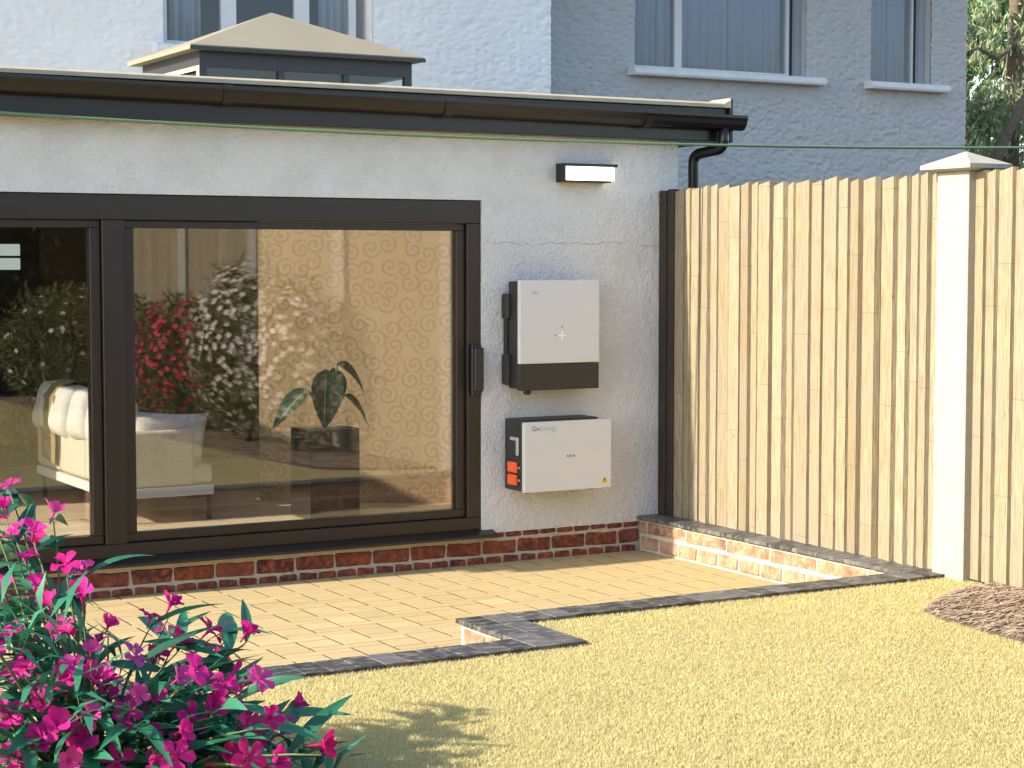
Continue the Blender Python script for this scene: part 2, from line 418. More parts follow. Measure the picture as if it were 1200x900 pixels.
# bark chips on the bed
n = 22000; x = rng.uniform(-1.2, -.03, n); y = -3.05 - 9.3 * rng.uniform(0, 1, n) ** 1.5; ok = in_poly(x, y, BED); x, y = x[ok], y[ok]; n = len(x)
an = rng.normal(.1, .32, n); el = rng.normal(0, .05, n); Lc = rng.uniform(.05, .17, n); Wc = rng.uniform(.004, .009, n)
D = np.stack([np.cos(an) * np.cos(el), np.sin(an) * np.cos(el), np.sin(el)], 1); P = np.stack([x, y, ZL + .016 + rng.uniform(0, .009, n)], 1) - D * Lc[:, None] / 2
tag(leaf_mesh('bark_mulch', P, D, np.tile([0, 0, 1.], (n, 1)) + rng.normal(0, .3, (n, 3)), Lc, Wc, 'bark_chip', bend=.06), 'shredded brown bark mulch lying on the planting bed', 'mulch', kind='stuff')

# ---------------------------------------------------------------- patio with herringbone pavers
patio = MB().box(-7.5, -.165, -3.105, 0.02, -.055, -.0006).build('patio', 'joint_sand'); tag(patio, 'sunken patio paved in sandy yellow blocks', kind='structure')
CX, CY = .1855, .0818; X0, Y0 = -2.345, -.104
bricks = []
for i in range(-30, 16):
    for j in range(-4, 42):
        # cell grid: row j shifted by j; pattern of period 4: H H V V
        k = (i + j) % 4
        xa = X0 + i * CX; yb = Y0 - j * CY
        if k == 0: bricks.append((xa, xa + 2 * CX, yb - CY, yb))
        elif k == 2: bricks.append((xa, xa + CX, yb - 2 * CY, yb))
vis = []
for (x0, x1, y0, y1) in bricks:
    x1 = min(x1, -.167); y1 = min(y1, 0.0); x0 = max(x0, -7.0)
    if x1 - x0 < .02 or y1 - y0 < .015: continue
    cy = (y0 + y1) / 2; cx_ = (x0 + x1) / 2
    if cy < -3.09 or (cy < -2.55 and cx_ > -2.83): continue
    y0 = max(y0, -3.10 if cx_ < -2.83 else -2.56)
    if y1 - y0 < .015: continue
    dx, dy = cx_ - CAM.x, cy - CAM.y; z = dx * fx + dy * fy; s_ = dx * fy - dy * fx; px = 600 + 2207 * s_ / z
    vis.append(((0 if -5 < px < 1100 else 1), z, (x0, x1, y0, y1)))
vis.sort()
cache = {}
rest = MB()
GAP = .006
for idx, (f_, z, (x0, x1, y0, y1)) in enumerate(vis):
    wv, hv = x1 - x0 - GAP * 2.1, y1 - y0 - .004; c = ((x0 + x1) / 2, (y0 + y1) / 2)
    if idx < 300:
        key = (round(wv, 3), round(hv, 3), idx % 4)
        if key not in cache:
            cache[key] = rough_block(wv, hv, .045, .0006, .0003, idx)
            cache[key].materials.append(M['paver'])
        o = link('paver', cache[key], None, patio); o.location = (c[0], c[1], -.0221 + random.uniform(-.0002, .0005))
        o.rotation_euler = (random.gauss(0, .001), random.gauss(0, .0006), random.gauss(0, .004))
    else:
        rest.box(c[0] - wv / 2, c[0] + wv / 2, c[1] - hv / 2, c[1] + hv / 2, -.045, random.uniform(.0002, .001), .0006)
tag(rest.build('paver_field', 'paver', patio), kind='stuff')

# ---------------------------------------------------------------- retaining wall round the sunken patio
rw = empty('retaining_wall', (-1.5, -2.6, 0), 'low brick retaining wall with dark slate coping around the sunken patio', 'wall')
def par(o, p):      # keep world placement for parts built in world coordinates
    o.parent = p; o.matrix_parent_inverse = Matrix.Translation(p.location).inverted() if p.rotation_euler.z == 0 else p.matrix_basis.inverted(); return o
core = MB().box(-.165, -.004, -2.73, -.0, -.05, .196).box(-2.60, -.165, -2.73, -2.565, -.05, .196).box(-2.835, -2.60, -3.28, -2.565, -.05, .196).box(-7.2, -2.835, -3.28, -3.105, -.05, .196)
core = core.build('mortar_core', 'mortar'); par(core, rw)
bvars = {}
def brick(parent, loc, L, H, mat, rz=0, d=.03):
    key = (round(L, 2), round(H, 3), mat, random.randrange(4))
    if key not in bvars:
        bvars[key] = rough_block(L, d, H, .009, .0048, len(bvars) + 100); bvars[key].materials.append(M[mat])
    o = link('brick', bvars[key]); o.location = loc; o.rotation_euler = (0, 0, rz); par(o, parent)
    return o
for zc_, h_, pitch, off in ((.054, .084, .213, .03), (.151, .078, .43, .1)):
    y = -.0 - off if off > .05 else -.02
    while y > -2.55:                                     # face towards the house side garden (-x)
        L = min(pitch - .014, 2.56 + y); 
        if L > .05: brick(core, (-.165 + .008, y - L / 2, zc_ + random.uniform(-.002, .002)), L, h_, 'brick_pale', R(90))
        y -= pitch
    if off > .05: brick(core, (-.165 + .008, -.045, zc_), .075, h_, 'brick_pale', R(90))
    for (xa, xb, yy) in ((-2.58, -.2, -2.565), (-7.0, -2.86, -3.105)):
        x = xb
        while x > xa + .1:
            L = min(.20, x - xa); brick(core, (x - L / 2, yy - .008, zc_), L, h_, 'brick_pale'); x -= .214
    y = -2.60
    while y > -3.07:
        L = min(.20, 3.10 + y); 
        if L > .06: brick(core, (-2.835 + .008, y - L / 2, zc_), L, h_, 'brick_pale', R(90))
        y -= .214
cop = MB().box(-.155, -.01, -2.7, -.01, .192, .2215).box(-2.6, -.155, -2.7, -2.6, .192, .2215).box(-2.8, -2.6, -3.25, -2.6, .192, .2215).box(-7.1, -2.8, -3.25, -3.15, .192, .2215).build('coping', 'mortar'); par(cop, rw)
tv = {}
def tile(x0, x1, y0, y1):
    L, W_ = x1 - x0 - .005, y1 - y0 - .005; key = (round(L, 3), round(W_, 3), random.randrange(3))
    if key not in tv: tv[key] = rough_block(L, W_, .022, .002, .0008, len(tv) + 900); tv[key].materials.append(M['slate'])
    o = link('coping_tile', tv[key]); o.location = ((x0 + x1) / 2, (y0 + y1) / 2, ZC - .011 + random.uniform(-.0012, .0012)); par(o, cop)
y = 0.
while y > -2.52: tile(-.192, -.003, max(y - .23, -2.54), y); y -= .23
tile(-.192, -.003, -2.735, -2.54)
x = -.192
while x > -2.58: tile(max(x - .118, -2.59), x, -2.735, -2.54); x -= .118
for ya, yb in ((-2.74, -2.54), (-2.98, -2.74), (-3.275, -2.98)):
    tile(-2.855, -2.725, ya, yb); tile(-2.725, -2.59, ya, yb)
x = -2.855
while x > -6.9: tile(x - .118, x, -3.285, -3.073); x -= .118

# ---------------------------------------------------------------- rear extension
hx = empty('house_extension', (-3.0, 2.0, 0), 'white rendered single storey extension with dark sliding glass doors and brick plinth', 'building')
wl = MB(); wl.box(-1.325, .12, 0, .28, .188, 2.235).box(-6.15, .12, 0, .28, 2.235, 2.66).box(-6.15, -5.95, 0, .28, .188, 2.235).box(-.14, .12, .28, 4.49, -.05, 2.66)
par(wl.build('rendered_wall', 'wall_render'), hx)
pl = MB().box(-6.15, .12, .012, .3, -.05, .188).build('plinth', 'mortar'); par(pl, hx)
x = -.17 - .02
while x > -6.2: brick(pl, (x - .055, .018, .012), .112, .052, 'brick_red'); x -= .1245
x = -.17
first = True
while x > -6.2:
    L = .15 if first else .235; brick(pl, (x - L / 2, .018, .097), L, .083, 'brick_red'); x -= L + .0135; first = False
x = -.17
while x > -1.28: brick(pl, (x - .055, .018, .171), .112, .033, 'brick_red'); x -= .1245
# interior of the room
fl = MB().box(-6.14, -.15, .3, 4.4, -.05, .285).build('interior_floor', 'slab'); par(fl, hx)
for i in range(16):
    y0 = .115 + i * .16; xs = -6.0 + (i % 3) * .45
    while xs < -.25:
        xe = min(xs + 1.35, -.2); o = MB().box(xs + .001, xe - .001, y0 + .001, y0 + .158, .286, .298, .0015).build('floor_board', 'floor_board'); par(o, fl); xs += 1.35
par(MB().box(-6.15, -.14, 4.35, 4.49, -.05, 2.66).build('back_wall', 'room_dark'), hx)
par(MB().prism([(-2.264, 1.30), (-.85, .40), (-.145, .40), (-.145, .52), (-.80, .52), (-2.20, 1.40)], 'z', .286, 2.5).build('wallpapered_partition', 'wallpaper'), hx)
sw = MB().box(-6.15, -6.03, 2.0, 4.35, .285, 2.66).box(-6.15, -6.03, .28, 2.0, 2.6, 2.66).build('side_wall', 'wall_render'); par(sw, hx)
sg = MB().box(-6.12, -6.06, .28, .36, .285, 2.60).box(-6.12, -6.06, 1.92, 2.0, .285, 2.60).box(-6.12, -6.06, .36, 1.92, .285, .35).box(-6.12, -6.06, .36, 1.92, 2.55, 2.60).box(-6.12, -6.06, 1.12, 1.16, .35, 2.55).build('added_side_window', 'frame_brown'); par(sg, hx)  # added side window, out of view, lets the sun into the room
for ya, yb in ((.36, 1.12), (1.16, 1.92)): par(MB().box(-6.1, -6.08, ya, yb, .35, 2.55).build('side_pane', 'window_clear'), sg)
par(MB().box(-6.03, -.14, .28, .35, 2.5, 2.66).box(-6.03, -.14, 1.5, 4.35, 2.5, 2.66).box(-.45, -.14, .35, 1.5, 2.5, 2.66).build('ceiling', 'ceiling'), hx)
rl = MB().box(-6.08, -.39, .30, .36, 2.872, 2.90).box(-6.08, -.39, 1.49, 1.55, 2.872, 2.90).box(-6.08, -6.02, .36, 1.49, 2.872, 2.90).box(-.45, -.39, .36, 1.49, 2.872, 2.90).build('added_rooflight', 'window_dark'); par(rl, hx)  # added rooflight, out of view, brings daylight onto the wallpapered partition
par(MB().box(-6.02, -.45, .36, 1.49, 2.878, 2.890).build('added_rooflight_pane', 'window_clear'), rl)
dr = MB().box(-3.9, -2.86, 4.30, 4.345, .29, 2.2, .006).build('hall_door', 'door_dark'); par(dr, hx)
for ix in range(4):
    for iz in range(2):
        xb = -3.005 - ix * .205; zt = 1.995 - iz * .107
        o = MB().box(xb - .175, xb, 4.285, 4.302, zt - .088, zt, .003).build('door_pane', 'hall_pane_glow'); par(o, dr)
# sliding doors
YF = .012
sdoor = MB().box(-5.94, -1.328, YF, .14, 2.092, 2.232, .004).box(-5.94, -1.328, YF, .14, .214, .292, .004).box(-1.42, -1.328, YF, .139, .292, 2.092, .003).box(-3.693, -3.568, YF, .139, .292, 2.092, .003).box(-5.94, -5.85, YF, .139, .292, 2.092, .003)
sdoor = sdoor.build('sliding_door', 'frame_brown'); par(sdoor, hx)
def leaf(x0, x1, nm):
    yb0, yb1 = .038, .115; z0, z1 = .295, 2.089; s_ = .058; tz = .041; bz = .048
    f = MB().box(x0, x1, yb0, yb1, z1 - tz, z1, .003).box(x0, x1, yb0, yb1, z0, z0 + bz, .003).box(x0, x0 + s_, yb0 + .001, yb1 - .001, z0 + bz, z1 - tz, .003).box(x1 - s_, x1, yb0 + .001, yb1 - .001, z0 + bz, z1 - tz, .003)
    par(f.build('leaf_frame', 'frame_brown'), sdoor)
    par(MB().box(x0 + s_ - .004, x1 - s_ + .004, .066, .088, z0 + bz - .004, z1 - tz + .004).build('glass_pane', 'door_glass'), sdoor)
leaf(-3.564, -1.424, 'r'); leaf(-5.846, -3.697, 'l')
par(MB().prism([(-.075, .172), (-.075, .186), (-.066, .192), (.014, .215), (.014, .172)], 'x', -5.97, -1.252).build('door_sill', 'frame_brown'), sdoor)
hd = MB().box(-1.40, -1.345, -.012, .013, 1.04, 1.36, .006).box(-1.405, -1.34, -.06, -.028, 1.07, 1.34, .014, 3).box(-1.39, -1.355, -.04, -.005, 1.08, 1.13, .004).box(-1.39, -1.355, -.04, -.005, 1.28, 1.33, .004)
par(hd.build('door_handle', 'frame_black'), sdoor)
# roof, fascia, gutter
roof = MB().box(-6.3, .43, .04, .35, 2.66, 2.872).box(-6.3, .43, 1.5, 4.49, 2.66, 2.872).box(-6.3, -6.02, .35, 1.5, 2.66, 2.872).box(-.45, .43, .35, 1.5, 2.66, 2.872); roof = roof.build('roof', 'roof_beige'); par(roof, hx)
rt_ = MB().prism([(-.15, 2.852), (-.15, 2.874), (-.135, 2.886), (.05, 2.886), (.052, 2.852)], 'x', -6.3, .37)
rt_.poly([(.37, -.15, 2.852), (.37, .052, 2.852), (.37, .052, 2.886), (.37, -.135, 2.886), (.37, -.15, 2.874), (.425, -.155, 2.852), (.425, .06, 2.852), (.425, .06, 2.915), (.425, -.14, 2.915), (.425, -.155, 2.905)],
         [(0, 1, 6, 5), (1, 2, 7, 6), (2, 3, 8, 7), (3, 4, 9, 8), (4, 0, 5, 9), (5, 6, 7, 8, 9)])
par(rt_.build('edge_trim', 'roof_beige'), roof)
par(MB().box(-6.3, .42, -.12, .04, 2.635, 2.85, .004).build('fascia', 'gutter_black'), hx)
par(MB().box(.421, .447, -.15, 4.4, 2.63, 2.91, .003).build('end_board', 'gutter_black'), hx)
def gz(x): return 2.840 - .0085 * (x + 4.33)
prof = [(-.271, -.012), (-.271, -.07), (-.29, -.088), (-.325, -.095), (-.355, -.085), (-.374, -.06), (-.380, -.035), (-.388, -.018), (-.388, 0), (-.376, 0), (-.370, -.03), (-.36, -.06), (-.33, -.08), (-.295, -.075), (-.281, -.06), (-.281, -.012)]
gb = MB(); xs = [-6.3, .50]; prof = [(q[0] + .15, q[1]) for q in prof]
rows = [[gb.bm.verts.new((x, p[0], gz(x) + p[1])) for p in prof] for x in xs]
for k in range(len(prof)): gb.bm.faces.new((rows[0][k], rows[0][(k + 1) % len(prof)], rows[1][(k + 1) % len(prof)], rows[1][k]))
gb.bm.faces.new(rows[0]); gb.bm.faces.new(rows[1][::-1])
gut = gb.build('gutter', 'gutter_black'); par(gut, hx)
for x in (-5.6, -4.4, -3.04, -1.66, -.25):
    z = gz(x); o = MB().prism([(q[0] - (.006 if q[0] < -.15 else 0), z + q[1] - (.006 if q[1] < -.05 else 0)) for q in prof[1:9]] + [(-.235, z + .006), (-.222, z + .006), (-.216, z - .035), (-.18, z - .083), (-.14, z - .078), (-.123, z - .06)], 'x', x - .03, x + .03)
    par(o.build('gutter_joint', 'gutter_black'), gut)
z = gz(.35) - .08
pts = [(.35, -.18, z), (.35, -.18, 2.64)]
ca_, cb_ = Vector((.35, -.18, 0)), Vector((.275, .05, 0)); dv = (cb_ - ca_).normalized()
for t_ in range(1, 7): q = t_ / 6 * math.pi / 2; p_ = ca_ + dv * .06 * (1 - math.cos(q)); pts.append((p_.x, p_.y, 2.64 - .06 * math.sin(q)))
p_ = cb_ - dv * .06; pts.append((p_.x, p_.y, 2.565))
for t_ in range(1, 7): q = t_ / 6 * math.pi / 2; p_ = cb_ - dv * .06 * (1 - math.sin(q)); pts.append((p_.x, p_.y, 2.565 - .06 * (1 - math.cos(q))))
pts += [(cb_.x, cb_.y, .1)]
dp = MB().tube(pts, .034, 14).build('downpipe', 'gutter_black', smooth=True); par(dp, hx)
for zz in (1.2, 2.1): par(MB().box(.10, .32, .015, .085, zz, zz + .03).build('pipe_bracket', 'gutter_black'), dp)
# roof lantern
ln = MB(); lx0, lx1, ly0, ly1 = -2.55, -1.02, 1.56, 2.70
for (x, y) in ((lx0, ly0), (lx1 - .05, ly0), (lx0, ly1 - .05), (lx1 - .05, ly1 - .05)): ln.box(x, x + .05, y, y + .05, 2.874, 3.12)
ln.box(lx0, lx1, ly0, ly0 + .049, 3.12, 3.225).box(lx0, lx1, ly1 - .05, ly1, 3.12, 3.225).box(lx0, lx0 + .049, ly0 + .05, ly1 - .05, 3.12, 3.225).box(lx1 - .05, lx1, ly0 + .05, ly1 - .05, 3.12, 3.225)
ln.box(lx0 + .55, lx0 + .59, ly0 + .003, ly0 + .045, 2.874, 3.12).box(lx0 + 1.02, lx0 + 1.06, ly0 + .003, ly0 + .045, 2.874, 3.12).box(lx0 + .003, lx0 + .045, ly0 + .5, ly0 + .54, 2.874, 3.12)
ln.box(lx0, lx1, ly0 - .002, ly0 + .047, 2.874, 2.935).box(lx0 - .002, lx0 + .047, ly0 + .05, ly1 - .05, 2.874, 2.935)
ln = ln.build('roof_lantern', 'window_dark'); par(ln, hx)
par(MB().box(lx0 - .004, lx0 + .0, ly0, ly1, 3.10, 3.13).box(lx0 - .004, lx0 + .0, ly0, ly0 + .05, 2.935, 3.10).box(lx0 - .004, lx0, ly0 + .5, ly0 + .54, 2.935, 3.10).build('painted_sunlit_side', 'roof_beige'), ln)  # beige strips paint the sunlit look onto the dark frame's left side
ex0, ex1, ey0, ey1, ez = -2.635, -.955, 1.49, 2.77, 3.225; ap = (-1.82, 2.12, 3.575)
par(MB().poly([(ex0, ey0, ez), (ex1, ey0, ez), (ex1, ey1, ez), (ex0, ey1, ez), (ex0, ey0, ez + .028), (ex1, ey0, ez + .028), (ex1, ey1, ez + .028), (ex0, ey1, ez + .028), ap],
    [(0, 3, 2, 1), (0, 1, 5, 4), (1, 2, 6, 5), (2, 3, 7, 6), (3, 0, 4, 7), (4, 5, 8), (5, 6, 8), (6, 7, 8), (7, 4, 8)]).build('lantern_roof', 'lantern_tan'), ln)
par(MB().box(ex0 - .004, ex1 + .004, ey0 - .006, ey0 - .001, ez - .004, ez + .02).build('eaves_trim', 'window_dark'), ln)
for (x0, x1) in ((lx0 + .05, lx0 + .55), (lx0 + .59, lx0 + 1.02), (lx0 + 1.06, lx1 - .05)):
    par(MB().box(x0, x1, ly0 + .02, ly0 + .03, 2.935, 3.12).build('lantern_pane', 'window_glass'), ln)
for (y0, y1) in ((ly0 + .05, ly0 + .5), (ly0 + .54, ly1 - .05)):
    par(MB().box(lx0 + .02, lx0 + .03, y0, y1, 2.935, 3.12).build('lantern_pane', 'window_glass'), ln)

# ---------------------------------------------------------------- main house behind
mh = empty('main_house', (2, 6, 0), 'tall grey and pale stucco house behind the flat roofed extension', 'house')
def holed(x0, x1, z0, z1, y0, y1, holes):
    b = MB(); xs = sorted(holes); cur = x0
    for (a0, a1, b0, b1) in xs:
        b.box(cur, a0, y0, y1, z0, z1); b.box(a0, a1, y0, y1, z0, b0); b.box(a0, a1, y0, y1, b1, z1); cur = a1
    b.box(cur, x1, y0, y1, z0, z1); return b
par(holed(-9, 1.83, 0, 5.25, 4.5, 4.85, [(-1.77, .07, 3.58, 4.95)]).build('pale_wall', 'stucco_pale'), mh)
par(holed(1.83, 7.23, 0, 5.25, 5.0, 5.35, [(3.05, 5.10, 3.70, 5.1), (5.93, 6.73, 3.70, 5.1)]).build('grey_wall', 'stucco_grey'), mh)
def vnoise(u, v, seed):
    r_ = np.random.default_rng(seed).random((512, 512)); iu, iv_ = np.floor(u).astype(int), np.floor(v).astype(int); fu, fv = u - iu, v - iv_
    fu = fu * fu * (3 - 2 * fu); fv = fv * fv * (3 - 2 * fv); g_ = lambda a_, b_: r_[a_ % 512, b_ % 512]
    return (g_(iu, iv_) * (1 - fu) + g_(iu + 1, iv_) * fu) * (1 - fv) + (g_(iu, iv_ + 1) * (1 - fu) + g_(iu + 1, iv_ + 1) * fu) * fv
def relief(name, x0, x1, z0, z1, y, holes, mat, amp, st):
    nx, nz = int((x1 - x0) / st), int((z1 - z0) / st); X, Z = np.meshgrid(np.linspace(x0, x1, nx + 1), np.linspace(z0, z1, nz + 1))
    wz = Z + .02 * vnoise(X * 6, Z * 9, 1)
    h = .5 * vnoise(X * 11, wz * 24, 2) + .3 * vnoise(X * 23 + 7, wz * 47, 3) + .2 * vnoise(X * 47, wz * 80, 4)
    h = np.abs(h - .5) * 2; h = 1 - np.clip(h * 1.6, 0, 1)
    V_ = np.stack([X, y - .004 - amp * h, Z], -1).reshape(-1, 3)
    I = np.arange((nx + 1) * (nz + 1)).reshape(nz + 1, nx + 1); Q = np.stack([I[:-1, :-1], I[:-1, 1:], I[1:, 1:], I[1:, :-1]], -1).reshape(-1, 4)
    c_ = V_[Q].mean(1); keep = np.ones(len(Q), bool)
    for (a0, a1, b0, b1) in holes: keep &= ~((c_[:, 0] > a0) & (c_[:, 0] < a1) & (c_[:, 2] > b0) & (c_[:, 2] < b1))
    Q = Q[keep]; o_ = np_mesh(name, V_, Q.ravel(), np.full(len(Q), 4), mat); o_.data.polygons.foreach_set('use_smooth', [True] * len(Q)); par(o_, mh)
relief('stucco_face', -3.6, 1.829, 2.85, 5.0, 4.5, [(-1.77, .07, 3.58, 4.95)], 'stucco_pale', .011, .014)
relief('stucco_face', 1.84, 7.228, 2.0, 5.0, 5.0, [(3.05, 5.10, 3.70, 5.1), (5.93, 6.73, 3.70, 5.1)], 'stucco_grey', .022, .014)
par(MB().box(6.9, 7.23, 5.35, 11, 0, 5.25).box(-9, 7.23, 11, 11.3, 0, 5.25).box(-9, -8.7, 4.85, 11, 0, 5.25).build('side_wall', 'stucco_grey'), mh)
par(MB().box(-9, 6.9, 5.36, 11, 2.9, 3.1).build('upper_floor', 'slab'), mh)
hr = MB().poly([(-9.3, 4.3, 5.26), (7.4, 4.3, 5.26), (7.4, 11.6, 5.26), (-9.3, 11.6, 5.26), (-6, 7.9, 6.7), (4.0, 7.9, 6.7)], [(0, 1, 5, 4), (1, 2, 5), (2, 3, 4, 5), (3, 0, 4), (3, 2, 1, 0)]).build('house_roof', 'slab'); par(hr, mh)
def sill(x0, x1, y, z): 
    o = MB().prism([(y - .14, z), (y - .15, z + .02), (y - .145, z + .06), (y - .12, z + .075), (y + .12, z + .085), (y + .12, z)], 'x', x0, x1).build('window_sill', 'sill_white'); par(o, mh)
sill(2.97, 5.26, 5.0, 3.622); sill(5.84, 6.90, 5.0, 3.622); sill(-1.87, .17, 4.5, 3.52)
def win(x0, x1, z0, z1, y, bars, fmat, ft):
    f = MB().box(x0, x1, y, y + .06, z1 - ft, z1).box(x0, x1, y, y + .06, z0, z0 + ft)
    xs = [x0] + [v for v in bars] + [x1]
    f.box(x0, x0 + ft, y + .001, y + .059, z0 + ft, z1 - ft).box(x1 - ft, x1, y + .001, y + .059, z0 + ft, z1 - ft)
    for (b0, b1) in bars: f.box(b0, b1, y + .001, y + .059, z0 + ft, z1 - ft)
    o = f.build('window', fmat); par(o, mh)
    edges = [x0 + ft]; 
    for b0, b1 in bars: edges += [b0, b1]
    edges.append(x1 - ft)
    for k in range(0, len(edges), 2): par(MB().box(edges[k], edges[k + 1], y + .025, y + .035, z0 + ft, z1 - ft).build('window_pane', 'window_glass'), o)
    return o
wA = win(-1.765, -.03, 3.585, 4.945, 4.60, [(-1.24, -1.11), (-.59, -.46)], 'window_white', .06)
def folds(x0, x1, z0, z1, y, amp, per, mat, par_, name):
    b = MB(); n_ = max(4, int((x1 - x0) / per * 6)); A = []
    for i in range(n_ + 1):
        xx = x0 + (x1 - x0) * i / n_; yy = y + amp * math.sin(i / 6 * 2 * math.pi) + amp * .4 * math.sin(i * 1.7)
        A.append([b.bm.verts.new((xx, yy, z0)), b.bm.verts.new((xx, yy, z1)), b.bm.verts.new((xx, yy + .006, z1)), b.bm.verts.new((xx, yy + .006, z0))])
    for p, q in zip(A, A[1:]):
        for k in range(4): b.bm.faces.new((p[k], q[k], q[(k + 1) % 4], p[(k + 1) % 4]))
    par(b.build(name, mat, smooth=True), par_)
folds(-1.62, -1.36, 3.5, 5.0, 4.78, .02, .07, 'curtain_pale', wA, 'curtain'); folds(-.30, -.04, 3.5, 5.0, 4.78, .02, .07, 'curtain_pale', wA, 'curtain')
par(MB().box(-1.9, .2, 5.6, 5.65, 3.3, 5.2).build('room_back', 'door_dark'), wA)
wB = win(3.055, 4.985, 3.705, 5.09, 5.12, [(3.60, 3.68)], 'window_white', .035)
par(MB().box(4.986, 5.03, 5.13, 5.2, 3.705, 5.09).build('window_seal', 'window_dark'), wB); par(MB().box(5.03, 5.097, 5.07, 5.2, 3.705, 5.09).build('window_post', 'curtain_grey'), wB)
for (x0, x1) in ((3.09, 3.25), (3.255, 3.44), (3.445, 3.595), (3.685, 3.93), (3.935, 4.29), (4.295, 4.45), (4.455, 4.93)):
    folds(x0, x1, 3.71, 5.08, 5.21, .010, .085, 'curtain_grey', wB, 'curtain')
wC = win(5.935, 6.61, 3.705, 5.09, 5.12, [], 'window_white', .02)
par(MB().box(6.611, 6.65, 5.13, 5.2, 3.705, 5.09).build('window_seal', 'window_dark'), wC); par(MB().box(6.65, 6.727, 5.07, 5.2, 3.705, 5.09).build('window_post', 'curtain_grey'), wC)
for (x0, x1) in ((5.955, 6.32), (6.325, 6.56)):
    folds(x0, x1, 3.71, 5.08, 5.21, .010, .085, 'curtain_grey', wC, 'curtain')

# ---------------------------------------------------------------- fence
fn = empty('garden_fence', (0, -6, ZL), 'tall pale wooden board fence with concrete posts beside the patio and lawn', 'fence')
posts = (-2.748, -4.80, -6.80, -8.80, -10.80)
fm = []
for v_ in range(6):
    rr = random.Random(v_); b = MB(); s0, s1 = rr.uniform(.002, .014), rr.uniform(-.022, -.008)
    b.poly([(-.011, -.5, 0), (.011, -.5, 0), (.011, .5, 0), (-.011, .5, 0), (-.011, -.5, 1 + s0 / 2.1), (.011, -.5, 1 + s0 / 2.1), (.011, .5, 1 + s1 / 2.1), (-.011, .5, 1 + s1 / 2.1)],
           [(0, 1, 2, 3), (4, 5, 6, 7), (0, 1, 5, 4), (1, 2, 6, 5), (2, 3, 7, 6), (3, 0, 4, 7)])
    me = b.mesh('board'); me.materials.append(M['fence_wood']); fm.append(me)
y = -.15; i = 0
while y > -10.75:
    wv = random.choice((.085, .095, .10, .105, .09, .115, .08, .15))
    yc = y - wv / 2
    if not any(abs(yc - p) < .07 for p in posts):
        o = link('board', fm[random.randrange(6)]); o.location = (.012 + random.uniform(-.004, .004), yc, ZL + .015 + random.uniform(-.004, .006))
        o.scale = (random.uniform(1.4, 2.2), wv + .02, 2.10 + random.uniform(-.004, .004)); o.rotation_euler.z = -R(random.choice((4, 9, 12, 15, 10, 16)))
        par(o, fn)
    y -= wv; i += 1
for p in posts:
    o = MB().box(-.058, .12, p - .117, p + .117, 0, 2.325, .004).build('post', 'concrete'); par(o, fn)
    c = MB(); h0 = 2.326
    c.poly([(-.115, p - .185, h0 + .012), (.175, p - .185, h0 + .012), (.175, p + .185, h0 + .012), (-.115, p + .185, h0 + .012), (-.115, p - .185, h0 + .034), (.175, p - .185, h0 + .034), (.175, p + .185, h0 + .034), (-.115, p + .185, h0 + .034), (.03, p, h0 + .105), (-.07, p - .13, h0), (.13, p - .13, h0), (.13, p + .13, h0), (-.07, p + .13, h0)],
           [(0, 1, 5, 4), (1, 2, 6, 5), (2, 3, 7, 6), (3, 0, 4, 7), (4, 5, 8), (5, 6, 8), (6, 7, 8), (7, 4, 8), (0, 9, 10, 1), (1, 10, 11, 2), (2, 11, 12, 3), (3, 12, 9, 0), (9, 12, 11, 10)])
    par(c.build('post_cap', 'concrete'), o)
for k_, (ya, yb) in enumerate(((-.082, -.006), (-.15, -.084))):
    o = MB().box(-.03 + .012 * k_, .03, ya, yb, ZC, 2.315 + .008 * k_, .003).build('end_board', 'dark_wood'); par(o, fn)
for zr in (.5, 1.25, 2.0):
    o = MB().box(.04, .085, -10.75, -.01, zr, zr + .08, .004).build('rail', 'fence_wood'); par(o, fn)

# ---------------------------------------------------------------- wall lamp, inverter, battery
wlp = empty('wall_lamp', (-.6, 0, 2.41), 'rectangular black wall lamp with white diffuser under the eaves', 'lamp')
par(MB().box(-.80, -.405, -.10, -.0, 2.452, 2.470, .002).box(-.80, -.786, -.10, -.0, 2.366, 2.452, .001).box(-.80, -.452, -.10, -.0, 2.354, 2.366, .002).box(-.786, -.44, -.02, -.0, 2.366, 2.452).build('housing', 'frame_black'), wlp)
par(MB().box(-.785, -.425, -.092, -.021, 2.368, 2.451, .004).build('diffuser', 'lamp_diffuser'), wlp)

def text_mesh(s, size, mat, parent, loc, bold=0):
    cu = bpy.data.curves.new('txt', 'FONT'); cu.body = s; cu.size = size; cu.extrude = .0006; cu.offset = bold
    t_ = bpy.data.objects.new('txt', cu); COL.objects.link(t_)
    me = bpy.data.meshes.new_from_object(t_); wd = t_.dimensions.x
    COL.objects.unlink(t_); bpy.data.objects.remove(t_)
    me.materials.clear(); o = link('lettering', me, mat); o.rotation_euler = (R(90), 0, 0); o.location = loc; o.parent = parent
    o.location = Vector(loc) - parent.location; bpy.context.view_layer.update()
    return max(v.co.x for v in me.vertices)

